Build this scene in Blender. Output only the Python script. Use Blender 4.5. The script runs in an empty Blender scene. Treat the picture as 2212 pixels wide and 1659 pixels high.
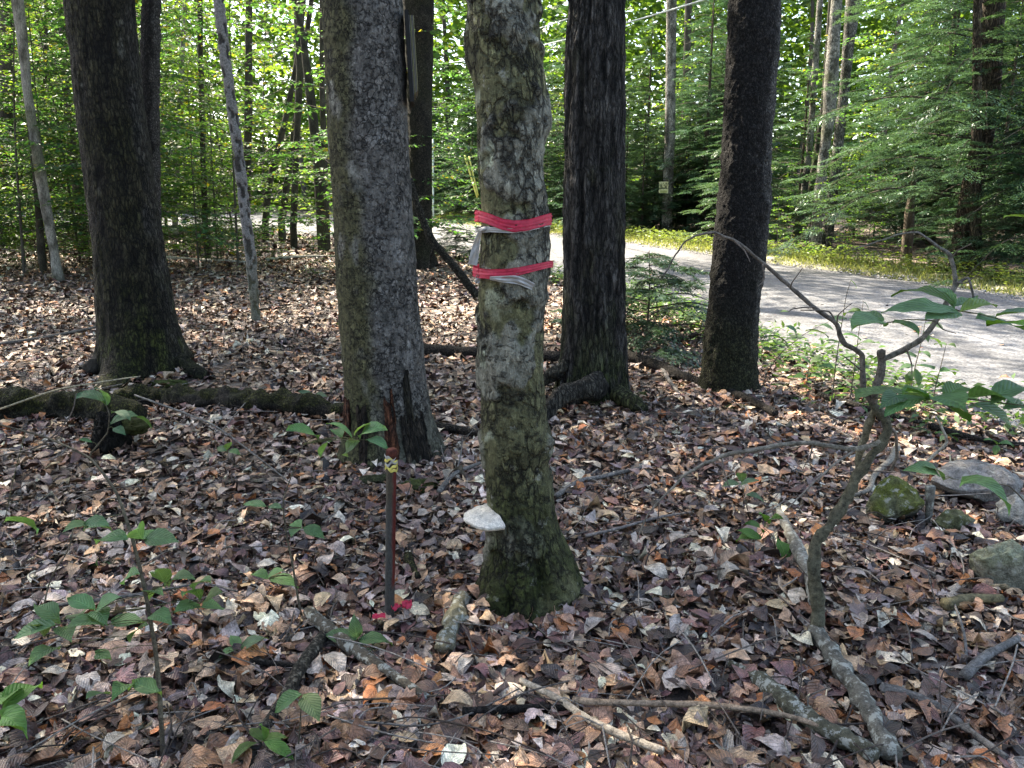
import bpy, math, random
import numpy as np

# ------------------------------------------------------------------ camera, sky, sun, exposure
scene = bpy.context.scene
C = scene.collection
FOC, PITCH, CAMZ = 1661.0, math.radians(12.4), 1.5          # photo measured on a 2212 x 1659 grid
cam_d = bpy.data.cameras.new('camera'); cam = bpy.data.objects.new('camera', cam_d); C.objects.link(cam)
cam.location = (0, 0, CAMZ); cam.rotation_euler = (math.pi/2 - PITCH, 0, 0)
cam_d.sensor_fit = 'HORIZONTAL'; cam_d.sensor_width = 36; cam_d.lens = 36*FOC/2212
cam_d.clip_start = 0.05; cam_d.clip_end = 2000
scene.camera = cam
SUN_AZ, SUN_EL = math.radians(-46), math.radians(54)         # azimuth from +Y towards +X: ahead and to the left
world = bpy.data.worlds.new('World'); scene.world = world; world.use_nodes = True
wn = world.node_tree.nodes; wl = world.node_tree.links; wn.clear()
sky = wn.new('ShaderNodeTexSky'); sky.sky_type = 'NISHITA'; sky.sun_disc = False
sky.sun_elevation = SUN_EL; sky.sun_rotation = SUN_AZ; sky.dust_density = 2.0; sky.ozone_density = 0.6
bg = wn.new('ShaderNodeBackground'); bg.inputs['Strength'].default_value = 0.15
wo = wn.new('ShaderNodeOutputWorld'); wl.new(sky.outputs[0], bg.inputs[0]); wl.new(bg.outputs[0], wo.inputs[0])
sd = bpy.data.lights.new('sun', 'SUN'); sd.energy = 5.0; sd.angle = math.radians(0.53); sd.color = (1, .95, .86)
sun = bpy.data.objects.new('sun', sd); C.objects.link(sun)
sun.rotation_euler = (math.pi/2 - SUN_EL, 0, math.pi - SUN_AZ)
vs = scene.view_settings; vs.view_transform = 'Standard'; vs.look = 'None'; vs.exposure = 2.3; vs.gamma = 1
vs.use_white_balance = True; vs.white_balance_temperature = 7300; vs.white_balance_tint = 10
cy = scene.cycles
cy.max_bounces = 6; cy.diffuse_bounces = 3; cy.glossy_bounces = 2; cy.transmission_bounces = 4
cy.use_denoising = True; cy.sample_clamp_indirect = 6; cy.caustics_reflective = False; cy.caustics_refractive = False

random.seed(5); RNG = np.random.default_rng(11)

# ------------------------------------------------------------------ noise
def _hash(i, j, k, s):
    n = (i*374761393 + j*668265263 + k*2147483647 + s*1274126177) & 0xffffffff
    n = ((n ^ (n >> 13))*1274126177) & 0xffffffff
    n = ((n ^ (n >> 16))*2246822519) & 0xffffffff
    return ((n ^ (n >> 15)) & 0xffffff)/float(0x7fffff) - 1
def vn(p, seed=0):
    p = np.asarray(p, float); f = np.floor(p).astype(np.int64); t = p - f; t = t*t*(3 - 2*t)
    i, j, k = f[:, 0], f[:, 1], f[:, 2]; a, b, c = t[:, 0], t[:, 1], t[:, 2]
    r = 0
    for di in (0, 1):
        for dj in (0, 1):
            for dk in (0, 1):
                w = (a if di else 1-a)*(b if dj else 1-b)*(c if dk else 1-c)
                r = r + w*_hash(i+di, j+dj, k+dk, seed)
    return r
def fbm(p, o=4, seed=0):
    r, a = 0, 1.0; p = np.asarray(p, float)
    for q in range(o):
        r = r + a*vn(p*2**q + 17.3*q, seed+q); a *= .5
    return r/1.6
def sst(a, b, x):
    t = np.clip((x-a)/(b-a), 0, 1); return t*t*(3-2*t)

# ------------------------------------------------------------------ terrain
RN = np.array([(6, -30), (5, -5), (4.2, 2), (3.5, 5.2), (3.25, 6.4), (2.72, 8.07), (2.36, 9.9), (1.9, 12), (.75, 14.4), (-1.72, 19.8), (-9, 28), (-30, 38), (-60, 45)])
RF = np.array([(12, -30), (11, -5), (9.3, 5), (8.0, 12), (6.9, 15.2), (5.6, 18), (3.4, 23.8), (1.27, 27.6), (-4, 38.5), (-30, 52), (-60, 60)])
def xn(y): return np.interp(y, RN[:, 1], RN[:, 0])
def xf(y): return np.interp(y, RF[:, 1], RF[:, 0])
def h(x, y):
    x = np.atleast_1d(np.asarray(x, float)); y = np.atleast_1d(np.asarray(y, float))
    z = .04*(np.sqrt((y-4)**2+4)+(y-4))/2
    z = np.where(y < -20, z, z) + .05*np.maximum(0, y-45) + .02*np.maximum(0, -y-5)
    m = sst(-.5, .35, np.minimum(x-xn(y), xf(y)-x))
    p = np.stack([x, y, 0*x], 1)
    und = .045*vn(p*.7, 3) + .02*vn(p*2.1, 4) + .012*vn(p*4.7, 5)
    far = sst(10, 40, y)
    return z + und*(1-m)*(1-.6*far) - .06*m
def hz(x, y): return float(h(x, y)[0])
def ray(px, py):
    a = (px-1106)/FOC; b = -(py-829.5)/FOC
    return np.array([a, math.cos(PITCH)+b*math.sin(PITCH), -math.sin(PITCH)+b*math.cos(PITCH)])
def at(px, py, Y):
    d = ray(px, py); return np.array([0, 0, CAMZ]) + d*(Y/d[1])
def gnd(px, py):
    d = ray(px, py); lo, hi = .3, 70.
    for _ in range(40):
        y = (lo+hi)/2
        if CAMZ + d[2]/d[1]*y > hz(d[0]/d[1]*y, y): lo = y
        else: hi = y
    return np.array([d[0]/d[1]*y, y, hz(d[0]/d[1]*y, y)])
def depth(p): return p[1]*math.cos(PITCH) + (CAMZ-p[2])*math.sin(PITCH)
def size(u, p): return u*depth(p)/FOC

# ------------------------------------------------------------------ mesh helpers
def mk(name, V, F, mat, col=None, uv=None, smooth=True):
    V = np.asarray(V, np.float32); me = bpy.data.meshes.new(name)
    Fs = F if isinstance(F, list) else [F]
    Fs = [np.asarray(f, np.int32) for f in Fs if len(f)]
    tot = np.concatenate([np.full(len(f), f.shape[1], np.int32) for f in Fs]); idx = np.concatenate([f.ravel() for f in Fs])
    me.vertices.add(len(V)); me.vertices.foreach_set('co', V.ravel())
    me.loops.add(len(idx)); me.loops.foreach_set('vertex_index', idx)
    me.polygons.add(len(tot)); st = np.concatenate([[0], np.cumsum(tot)[:-1]]).astype(np.int32)
    me.polygons.foreach_set('loop_start', st)
    me.polygons.foreach_set('use_smooth', np.full(len(tot), smooth))
    if col is not None:
        col = np.asarray(col, np.float32)
        if col.ndim == 1: col = np.tile(col, (len(V), 1))
        c4 = np.ones((len(V), 4), np.float32); c4[:, :3] = col
        me.attributes.new('col', 'FLOAT_COLOR', 'POINT').data.foreach_set('color', c4.ravel())
    if uv is not None:
        u3 = np.zeros((len(V), 3), np.float32); u3[:, :2] = uv
        me.attributes.new('uvp', 'FLOAT_VECTOR', 'POINT').data.foreach_set('vector', u3.ravel())
    me.materials.append(mat); me.update(calc_edges=True)
    return me
def rloc(o):
    while o.parent is not None: o = o.parent
    return np.array(o.location)
def tag(o, label=None, cat=None, group=None, kind=None):
    for k, v in (('label', label), ('category', cat), ('group', group), ('kind', kind)):
        if v: o[k] = v
    return o
def ob(name, me, parent=None, loc=None):
    o = bpy.data.objects.new(name, me); C.objects.link(o)
    if parent is not None: o.parent = parent
    if loc is not None: o.location = loc
    return o
def root(name, loc, label, cat, group=None):
    o = bpy.data.objects.new(name, None); C.objects.link(o); o.location = loc; o.empty_display_size = .2
    return tag(o, label, cat, group)
def dup(o, loc, rz, sc, label=None, group=None):
    r = o.copy(); C.objects.link(r); r.location = loc; r.rotation_euler = (0, 0, rz); r.scale = (sc, sc, sc)
    if label: r['label'] = label
    if group: r['group'] = group
    for ch in list(o.children):
        c = ch.copy(); C.objects.link(c); c.parent = r
        for g in list(ch.children):
            d = g.copy(); C.objects.link(d); d.parent = c
    return r

class MB:
    """collects vertices, faces, colours and leaf coordinates"""
    def __init__(s): s.V, s.Q, s.T, s.c, s.u, s.n = [], [], [], [], [], 0
    def add(s, V, F, col=(.5, .5, .5), uv=None):
        V = np.asarray(V, float); F = np.asarray(F)
        (s.Q if F.shape[1] == 4 else s.T).append(F + s.n)
        col = np.asarray(col, float); s.c.append(col if col.ndim == 2 else np.tile(col, (len(V), 1)))
        s.u.append(np.zeros((len(V), 2)) if uv is None else uv); s.V.append(V); s.n += len(V)
    def mesh(s, name, mat, off=None, smooth=True):
        V = np.concatenate(s.V)
        if off is not None: V = V - np.asarray(off)
        F = [np.concatenate(x) for x in (s.Q, s.T) if x]
        return mk(name, V, F, mat, np.concatenate(s.c), np.concatenate(s.u), smooth)

def spline(pts, n):
    pts = np.asarray(pts, float)
    if len(pts) == 2: return pts[0] + (pts[1]-pts[0])*np.linspace(0, 1, n)[:, None]
    P = np.vstack([2*pts[0]-pts[1], pts, 2*pts[-1]-pts[-2]]); t = np.linspace(0, len(pts)-1-1e-6, n)
    i = np.floor(t).astype(int); f = (t-i)[:, None]
    a, b, c, d = P[i], P[i+1], P[i+2], P[i+3]
    return .5*(2*b+(c-a)*f+(2*a-5*b+4*c-d)*f**2+(3*b-a-3*c+d)*f**3)
def tube(pts, rad, seg=6, cap=True):
    pts = np.asarray(pts, float); n = len(pts); rad = np.broadcast_to(np.asarray(rad, float), (n,))
    T = np.gradient(pts, axis=0); T /= np.linalg.norm(T, axis=1)[:, None]+1e-9
    ref = np.array([0, 0, 1.]) if abs(T[0][2]) < .8 else np.array([1., 0, 0])
    A = np.zeros((n, 3)); a = ref - T[0]*(ref@T[0]); a /= np.linalg.norm(a)
    for i in range(n):
        a = a - T[i]*(a@T[i]); a /= np.linalg.norm(a)+1e-9; A[i] = a
    B = np.cross(T, A); th = np.linspace(0, 2*math.pi, seg, endpoint=False)
    V = (pts[:, None] + rad[:, None, None]*(np.cos(th)[None, :, None]*A[:, None] + np.sin(th)[None, :, None]*B[:, None])).reshape(-1, 3)
    i, j = np.meshgrid(np.arange(n-1), np.arange(seg), indexing='ij'); j2 = (j+1) % seg
    F = np.stack([i*seg+j, i*seg+j2, (i+1)*seg+j2, (i+1)*seg+j], -1).reshape(-1, 4)
    if cap:
        V = np.vstack([V, pts[0]-T[0]*rad[0]*.3, pts[-1]+T[-1]*rad[-1]*.3]); b = len(V)-2
        k = np.arange(seg); k2 = (k+1) % seg
        tri = np.concatenate([np.stack([np.full(seg, b), k2, k], 1), np.stack([np.full(seg, b+1), (n-1)*seg+k, (n-1)*seg+k2], 1)])
        F = np.vstack([F, np.hstack([tri, tri[:, :1]])])
        return V, F[:-2*seg], tri
    return V, F, None
def box(c, s, rot=None):
    s = np.asarray(s)/2
    V = np.array([(x, y, z) for x in (-1, 1) for y in (-1, 1) for z in (-1, 1)])*s
    if rot is not None: V = V @ np.asarray(rot).T
    return V + np.asarray(c), np.array([(0, 1, 3, 2), (4, 6, 7, 5), (0, 4, 5, 1), (2, 3, 7, 6), (0, 2, 6, 4), (1, 5, 7, 3)])

# leaf outlines: (station along midrib, half width)
OVAL = np.array([(0, .02), (.12, .25), (.32, .47), (.55, .48), (.78, .28), (.92, .09), (1, .0)])
OVAL5 = np.array([(0, .03), (.14, .3), (.38, .48), (.62, .44), (.84, .22), (1, .0)])
LOBED = np.array([(0, .03), (.1, .3), (.2, .44), (.28, .27), (.42, .56), (.5, .6), (.58, .3), (.72, .36), (.8, .16), (.92, .1), (1, .0)])
CHEST = np.array([(0, .02), (.08, .16), (.18, .3), (.3, .37), (.42, .43), (.55, .45), (.67, .4), (.78, .31), (.87, .2), (.94, .09), (1, .0)])
OVAL4 = np.array([(0, .04), (.28, .42), (.66, .43), (1, .0)])
DIAM = np.array([(0, .03), (.5, .5), (1, .0)])
def nrm(v): return v/(np.linalg.norm(v, axis=-1, keepdims=True)+1e-9)
def leaves(base, dirv, up, L, W, fold, curl, col, prof=OVAL5, roll=0, wav=0, rng=RNG):
    """many leaves at once: rows are leaves"""
    M = len(base); n = len(prof); s = prof[:, 0]; w = prof[:, 1]
    d = nrm(dirv); nn = nrm(up - d*np.sum(d*up, 1, keepdims=True)); sd_ = np.cross(nn, d)
    L = np.broadcast_to(L, (M,)); W = np.broadcast_to(W, (M,)); fold = np.broadcast_to(fold, (M,)); curl = np.broadcast_to(curl, (M,)); roll = np.broadcast_to(roll, (M,))
    V = np.zeros((M, n, 3, 3)); U = np.zeros((M, n, 3, 2))
    wv = wav*rng.normal(size=(M, n, 3)) if wav else np.zeros((M, n, 3))
    for k, sg in enumerate((-1, 0, 1)):
        x = s[None]*L[:, None]
        z = curl[:, None]*L[:, None]*((s[None]-.5)**2-.25)*2 + fold[:, None]*np.abs(sg)*w[None]*W[:, None] + roll[:, None]*sg*(s[None]-.5)*W[:, None]
        z = z + wv[:, :, k]*L[:, None]*(1 if sg else .5)*np.minimum(1, w*4)[None]
        y = sg*w[None]*W[:, None]
        V[:, :, k] = base[:, None] + d[:, None]*x[..., None] + sd_[:, None]*y[..., None] + nn[:, None]*z[..., None]
        U[:, :, k, 0] = s; U[:, :, k, 1] = sg*w
    q = []
    for i in range(n-1):
        for k in (0, 1): q.append((i*3+k, (i+1)*3+k, (i+1)*3+k+1, i*3+k+1))
    F = (np.array(q)[None] + (np.arange(M)*n*3)[:, None, None]).reshape(-1, 4)
    cc = np.repeat(np.broadcast_to(np.asarray(col, float), (M, 3)), n*3, axis=0)
    return V.reshape(-1, 3), F, cc, U.reshape(-1, 2)
def rhomb(base, dirv, up, L, W, droop, col):
    M = len(base); d = nrm(dirv); nn = nrm(up - d*np.sum(d*up, 1, keepdims=True)); sd_ = np.cross(nn, d)
    L = np.broadcast_to(L, (M,))[:, None]; W = np.broadcast_to(W, (M,))[:, None]; g = np.broadcast_to(droop, (M,))[:, None]
    mid = base + d*L*.45
    V = np.stack([base, mid - sd_*W*.5 + nn*W*.12, base + d*L - nn*L*g, mid + sd_*W*.5 + nn*W*.12], 1)
    F = np.array([[0, 1, 2, 3]]) + (np.arange(M)*4)[:, None]
    uv = np.tile(np.array([(0, 0), (.45, -.5), (1, 0), (.45, .5)]), (M, 1))
    return V.reshape(-1, 3), F, np.repeat(np.broadcast_to(np.asarray(col, float), (M, 3)), 4, axis=0), uv

# ------------------------------------------------------------------ materials
def newmat(name):
    m = bpy.data.materials.new(name); m.use_nodes = True; nt = m.node_tree; nt.nodes.clear()
    o = nt.nodes.new('ShaderNodeOutputMaterial')
    return m, nt, o
def N(nt, t, **kw):
    n = nt.nodes.new(t)
    for k, v in kw.items():
        if k in n.inputs: n.inputs[k].default_value = v
        else: setattr(n, k, v)
    return n
def noise(nt, vec, scale, detail=4, rough=.6):
    n = N(nt, 'ShaderNodeTexNoise', Scale=scale, Detail=detail, Roughness=rough)
    if vec is not None: nt.links.new(vec, n.inputs['Vector'])
    return n.outputs['Fac']
def mrange(nt, v, a, b, c, d):
    n = N(nt, 'ShaderNodeMapRange'); nt.links.new(v, n.inputs['Value'])
    for k, x in zip(('From Min', 'From Max', 'To Min', 'To Max'), (a, b, c, d)): n.inputs[k].default_value = x
    return n.outputs['Result']
def vmul(nt, col, fac):
    n = N(nt, 'ShaderNodeVectorMath', operation='SCALE'); nt.links.new(col, n.inputs[0]); nt.links.new(fac, n.inputs['Scale']); return n.outputs[0]
def mixc(nt, fac, a, b):
    n = N(nt, 'ShaderNodeMix', data_type='RGBA'); nt.links.new(fac, n.inputs['Factor'])
    for x, i in ((a, 6), (b, 7)):
        if isinstance(x, tuple): n.inputs[i].default_value = (*x, 1)
        else: nt.links.new(x, n.inputs[i])
    return n.outputs[2]
def mth(nt, op, a, b=None):
    n = N(nt, 'ShaderNodeMath', operation=op)
    for x, i in ((a, 0), (b, 1)):
        if x is None: continue
        if isinstance(x, (int, float)): n.inputs[i].default_value = x
        else: nt.links.new(x, n.inputs[i])
    return n.outputs[0]
def objvec(nt, scale=(1, 1, 1)):
    t = N(nt, 'ShaderNodeTexCoord'); m = N(nt, 'ShaderNodeMapping'); m.inputs['Scale'].default_value = scale
    nt.links.new(t.outputs['Object'], m.inputs['Vector']); return m.outputs[0]

def mat_bark(name, stretch=(1, 1, .35), s1=60, s2=220, bump=.9, dist=.016, var=.7, rough=.9, lichen=0., lcol=(.34, .35, .31), lscale=14, plates=None, pw=.12, pmask=0, spots=0):
    m, nt, o = newmat(name); L = nt.links
    at_ = N(nt, 'ShaderNodeAttribute', attribute_name='col'); v = objvec(nt, stretch)
    n1 = noise(nt, v, s1, 5, .7); n2 = noise(nt, v, s2, 3, .7)
    f = mrange(nt, n1, .3, .72, 1-var, 1+var); g = mrange(nt, n2, .3, .7, .65, 1.35)
    c = vmul(nt, at_.outputs['Color'], mth(nt, 'MULTIPLY', f, g))
    hgt = mth(nt, 'ADD', n1, mth(nt, 'MULTIPLY', n2, .5))
    if plates:
        pv = objvec(nt, plates); nz_ = N(nt, 'ShaderNodeTexNoise', Scale=1.1, Detail=4.0, Roughness=.6); L.new(pv, nz_.inputs['Vector'])
        ad = N(nt, 'ShaderNodeVectorMath', operation='MULTIPLY_ADD'); L.new(nz_.outputs['Color'], ad.inputs[0]); ad.inputs[1].default_value = (1.6, 1.6, 1.6); L.new(pv, ad.inputs[2])
        ve = N(nt, 'ShaderNodeTexVoronoi', feature='DISTANCE_TO_EDGE', Scale=1.0); L.new(ad.outputs[0], ve.inputs['Vector'])
        vc = N(nt, 'ShaderNodeTexVoronoi', Scale=1.0); L.new(ad.outputs[0], vc.inputs['Vector']); sc_ = N(nt, 'ShaderNodeSeparateColor'); L.new(vc.outputs['Color'], sc_.inputs[0])
        ck = mrange(nt, ve.outputs['Distance'], 0, pw, 0, 1); cell = mrange(nt, sc_.outputs[0], 0, 1, .6, 1.45)
        if pmask:
            mk_ = mrange(nt, noise(nt, objvec(nt), pmask, 3, .6), .46, .54, 0, 1); ck = mth(nt, 'MAXIMUM', ck, mk_); cell = mth(nt, 'ADD', mth(nt, 'MULTIPLY', cell, mth(nt, 'SUBTRACT', 1.0, mk_)), mk_)
        c = vmul(nt, c, mth(nt, 'MULTIPLY', mrange(nt, ck, 0, 1, .22, 1.08), cell)); hgt = mth(nt, 'ADD', hgt, mth(nt, 'MULTIPLY', ck, 1.5))
    if spots:
        sp_ = mrange(nt, noise(nt, objvec(nt, (1, 1, 1.5)), spots, 4, .7), .56, .64, 0, 1); c = vmul(nt, c, mrange(nt, sp_, 0, 1, 1.05, .42)); hgt = mth(nt, 'ADD', hgt, sp_)
        sp2 = mrange(nt, noise(nt, objvec(nt, (1.3, 1.3, 1)), spots*.55, 5, .7), .57, .66, 0, 1); c = vmul(nt, c, mrange(nt, sp2, 0, 1, 1., 1.7))
    if lichen:
        n3 = noise(nt, objvec(nt), lscale, 6, .7); c = mixc(nt, mrange(nt, n3, .62-lichen*.1, .68-lichen*.1, 0, .85), c, lcol)
    b = N(nt, 'ShaderNodeBsdfPrincipled', Roughness=rough); b.inputs['Specular IOR Level'].default_value = .25
    L.new(c, b.inputs['Base Color'])
    bp = N(nt, 'ShaderNodeBump', Strength=bump, Distance=dist); L.new(hgt, bp.inputs['Height']); L.new(bp.outputs[0], b.inputs['Normal'])
    L.new(b.outputs[0], o.inputs[0]); return m

def vein(nt, u):
    sp = N(nt, 'ShaderNodeSeparateXYZ'); nt.links.new(u, sp.inputs[0])
    a = mth(nt, 'ABSOLUTE', sp.outputs[1])
    t = mth(nt, 'SUBTRACT', sp.outputs[0], mth(nt, 'MULTIPLY', a, .75))
    w = mth(nt, 'ABSOLUTE', mth(nt, 'SINE', mth(nt, 'MULTIPLY', t, 30)))
    mid = mrange(nt, a, 0, .035, 0, 1)
    return mth(nt, 'MULTIPLY', mth(nt, 'POWER', w, .5), mid)

def mat_dead(name, per_object=False):
    m, nt, o = newmat(name); L = nt.links
    if per_object: c0 = N(nt, 'ShaderNodeObjectInfo').outputs['Color']
    else: c0 = N(nt, 'ShaderNodeAttribute', attribute_name='col').outputs['Color']
    u = N(nt, 'ShaderNodeAttribute', attribute_name='uvp').outputs['Vector']
    vv = vein(nt, u); pos = N(nt, 'ShaderNodeNewGeometry').outputs['Position']
    n1 = noise(nt, pos, 42, 4, .65); n2 = noise(nt, pos, 260, 2, .6)
    c = vmul(nt, c0, mth(nt, 'MULTIPLY', mrange(nt, n1, .32, .7, .4, 1.6), mrange(nt, n2, .3, .7, .7, 1.3)))
    c = vmul(nt, c, mrange(nt, vv, 0, 1, .82, 1.04))
    b = N(nt, 'ShaderNodeBsdfPrincipled'); b.inputs['Specular IOR Level'].default_value = .55
    L.new(mrange(nt, n1, .3, .7, .32, .6), b.inputs['Roughness']); L.new(c, b.inputs['Base Color'])
    bp = N(nt, 'ShaderNodeBump', Strength=1., Distance=.006); L.new(mth(nt, 'ADD', mth(nt, 'MULTIPLY', vv, -.3), n1), bp.inputs['Height']); L.new(bp.outputs[0], b.inputs['Normal'])
    L.new(b.outputs[0], o.inputs[0]); return m

def mat_leaf(name, trans=.45, warm=(1.25, 1.15, .45), veins=False, rough=.45, spec=.35, tstr=1.0):
    m, nt, o = newmat(name); L = nt.links
    c = N(nt, 'ShaderNodeAttribute', attribute_name='col').outputs['Color']
    b = N(nt, 'ShaderNodeBsdfPrincipled', Roughness=rough); b.inputs['Specular IOR Level'].default_value = spec
    if veins:
        u = N(nt, 'ShaderNodeAttribute', attribute_name='uvp').outputs['Vector']; vv = vein(nt, u)
        pos = N(nt, 'ShaderNodeNewGeometry').outputs['Position']
        c = vmul(nt, c, mth(nt, 'MULTIPLY', mrange(nt, vv, 0, 1, 1.35, .92), mrange(nt, noise(nt, pos, 30, 3), .3, .7, .75, 1.25)))
        bp = N(nt, 'ShaderNodeBump', Strength=.7, Distance=.004); L.new(vv, bp.inputs['Height']); L.new(bp.outputs[0], b.inputs['Normal'])
    L.new(c, b.inputs['Base Color'])
    t = N(nt, 'ShaderNodeBsdfTranslucent'); mm = N(nt, 'ShaderNodeVectorMath', operation='MULTIPLY'); L.new(c, mm.inputs[0]); mm.inputs[1].default_value = tuple(x*tstr*1.5 for x in warm)
    L.new(mm.outputs[0], t.inputs['Color'])
    mx = N(nt, 'ShaderNodeMixShader'); mx.inputs[0].default_value = trans; L.new(b.outputs[0], mx.inputs[1]); L.new(t.outputs[0], mx.inputs[2]); L.new(mx.outputs[0], o.inputs[0])
    return m
def mat_plain(name, col, rough=.6, spec=.4, nscale=0, var=.2, bump=0, metal=0, trans=0):
    m, nt, o = newmat(name); L = nt.links
    b = N(nt, 'ShaderNodeBsdfPrincipled', Roughness=rough, Metallic=metal); b.inputs['Specular IOR Level'].default_value = spec
    if nscale:
        n1 = noise(nt, objvec(nt), nscale, 5, .65)
        rgb = N(nt, 'ShaderNodeRGB'); rgb.outputs[0].default_value = (*col, 1)
        L.new(vmul(nt, rgb.outputs[0], mrange(nt, n1, .3, .7, 1-var, 1+var)), b.inputs['Base Color'])
        if bump:
            bp = N(nt, 'ShaderNodeBump', Strength=bump, Distance=.004); L.new(n1, bp.inputs['Height']); L.new(bp.outputs[0], b.inputs['Normal'])
    else: b.inputs['Base Color'].default_value = (*col, 1)
    if trans:
        t = N(nt, 'ShaderNodeBsdfTranslucent'); t.inputs[0].default_value = (*col, 1)
        mx = N(nt, 'ShaderNodeMixShader'); mx.inputs[0].default_value = trans; L.new(b.outputs[0], mx.inputs[1]); L.new(t.outputs[0], mx.inputs[2]); L.new(mx.outputs[0], o.inputs[0])
    else: L.new(b.outputs[0], o.inputs[0])
    return m

def mat_ground():
    m, nt, o = newmat('forest_soil'); L = nt.links
    pos = N(nt, 'ShaderNodeNewGeometry').outputs['Position']
    vo = N(nt, 'ShaderNodeTexVoronoi', Scale=13.0); L.new(pos, vo.inputs['Vector'])
    hs = N(nt, 'ShaderNodeSeparateColor'); L.new(vo.outputs['Color'], hs.inputs[0])
    rp = N(nt, 'ShaderNodeValToRGB'); L.new(hs.outputs[0], rp.inputs[0])
    e = rp.color_ramp.elements; e[0].color = (.02, .014, .012, 1); e[1].color = (.33, .25, .18, 1)
    for p_, c_ in ((.35, (.06, .04, .032)), (.6, (.14, .085, .055)), (.8, (.2, .17, .15))):
        x = e.new(p_); x.color = (*c_, 1)
    n1 = noise(nt, pos, 5, 6, .7); c = vmul(nt, rp.outputs[0], mrange(nt, n1, .3, .7, .4, 1.3))
    b = N(nt, 'ShaderNodeBsdfPrincipled', Roughness=.8); L.new(c, b.inputs['Base Color'])
    bp = N(nt, 'ShaderNodeBump', Strength=1., Distance=.05); L.new(mth(nt, 'ADD', hs.outputs[1], n1), bp.inputs['Height']); L.new(bp.outputs[0], b.inputs['Normal'])
    L.new(b.outputs[0], o.inputs[0]); return m
def mat_road():
    m, nt, o = newmat('road_gravel'); L = nt.links
    pos = N(nt, 'ShaderNodeNewGeometry').outputs['Position']
    vo = N(nt, 'ShaderNodeTexVoronoi', Scale=55.0); L.new(pos, vo.inputs['Vector']); hs = N(nt, 'ShaderNodeSeparateColor'); L.new(vo.outputs['Color'], hs.inputs[0])
    n1 = noise(nt, pos, 1.2, 6, .6); n2 = noise(nt, pos, 24, 5, .7)
    mp = N(nt, 'ShaderNodeMapping'); mp.inputs['Scale'].default_value = (1.5, .13, 1); mp.inputs['Rotation'].default_value = (0, 0, .35); L.new(pos, mp.inputs['Vector']); n3 = noise(nt, mp.outputs[0], 1.4, 4, .55)
    n1 = mth(nt, 'ADD', mth(nt, 'MULTIPLY', n1, .4), mth(nt, 'MULTIPLY', n3, .6))
    v = mth(nt, 'MULTIPLY', mrange(nt, n1, .36, .64, .6, 1.3), mth(nt, 'MULTIPLY', mrange(nt, hs.outputs[0], 0, 1, .55, 1.4), mrange(nt, n2, .3, .7, .75, 1.25)))
    rgb = N(nt, 'ShaderNodeRGB'); rgb.outputs[0].default_value = (.135, .136, .142, 1)
    b = N(nt, 'ShaderNodeBsdfPrincipled', Roughness=.85); L.new(vmul(nt, rgb.outputs[0], v), b.inputs['Base Color'])
    bp = N(nt, 'ShaderNodeBump', Strength=.8, Distance=.015); L.new(mth(nt, 'ADD', hs.outputs[1], n2), bp.inputs['Height']); L.new(bp.outputs[0], b.inputs['Normal'])
    L.new(b.outputs[0], o.inputs[0]); return m

M_SOIL, M_ROAD = mat_ground(), mat_road()
M_DEAD, M_DEADO = mat_dead('dead_leaf'), mat_dead('dead_leaf_single', True)
M_LEAF = mat_leaf('understory_leaf', .5, tstr=1.25); M_NEAR = mat_leaf('near_green_leaf', .3, veins=True, rough=.5, spec=.3)
M_HEM = mat_leaf('hemlock_needles', .25, (1.1, 1.1, .6), rough=.35, spec=.6)
M_CROWN = mat_leaf('canopy_leaf', .4); M_GRASS = mat_leaf('grass_blade', .4, (1.2, 1.15, .5))
M_BARK = mat_bark('bark_fine'); M_SMOOTH = mat_bark('bark_beech', (1, 1, .6), 34, 150, 1., .02, .75, spots=34, plates=(30, 30, 22), pw=.07, pmask=4); M_FURR = mat_bark('bark_furrowed', (1, 1, .4), 60, 220, 1., .02, .6, plates=(42, 42, 13), pw=.2, spots=7); M_RIDGE = mat_bark('bark_ridged', (1, 1, .3), 50, 200, 1., .02, .6, plates=(34, 34, 7), pw=.22)
M_FLAKY = mat_bark('bark_flaky', (1, 1, .5), 55, 200, 1., .018, .6, lichen=.15, lcol=(.3, .3, .25), lscale=9, plates=(30, 30, 14), pw=.16, pmask=5, spots=24)
M_ROUGH = mat_bark('bark_rough', (1, 1, .7), 70, 240, 1., .022, .8, plates=(60, 60, 36), pw=.25)
M_TWIG = mat_bark('twig_bark', (1, 1, 1), 60, 260, .8, .006, .75)
M_LICH = mat_bark('lichen_wood', (1, 1, 1), 45, 200, .9, .006, .6, lichen=1.0, lcol=(.3, .31, .28), lscale=34)
M_ROCK = mat_bark('rock', (1, 1, 1), 22, 130, 1., .02, .7, rough=.85, lichen=.5, lcol=(.33, .34, .3), lscale=26)
M_MOSS = mat_bark('moss', (1, 1, 1), 90, 300, 1., .012, .7)

# ------------------------------------------------------------------ ground and road
def axis_grid(a, b, fine0, fine1, step, grow=1.12):
    xs = list(np.arange(fine0, fine1+1e-6, step)); s = step
    while xs[-1] < b: s *= grow; xs.append(xs[-1]+s)
    s = step
    while xs[0] > a: s *= grow; xs.insert(0, xs[0]-s)
    return np.array(xs)
gx = axis_grid(-300, 300, -6, 8, .1); gy = axis_grid(-150, 400, 0, 16, .1)
X, Y = np.meshgrid(gx, gy, indexing='ij'); fx, fy = X.ravel(), Y.ravel(); gz = h(fx, fy)
inside = np.minimum(fx-xn(fy), xf(fy)-fx)
gz = gz - .06*sst(-.1, .3, inside)
n1, n2 = len(gx), len(gy); i, j = np.meshgrid(np.arange(n1-1), np.arange(n2-1), indexing='ij')
GF = np.stack([i*n2+j, (i+1)*n2+j, (i+1)*n2+j+1, i*n2+j+1], -1).reshape(-1, 4)
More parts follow.
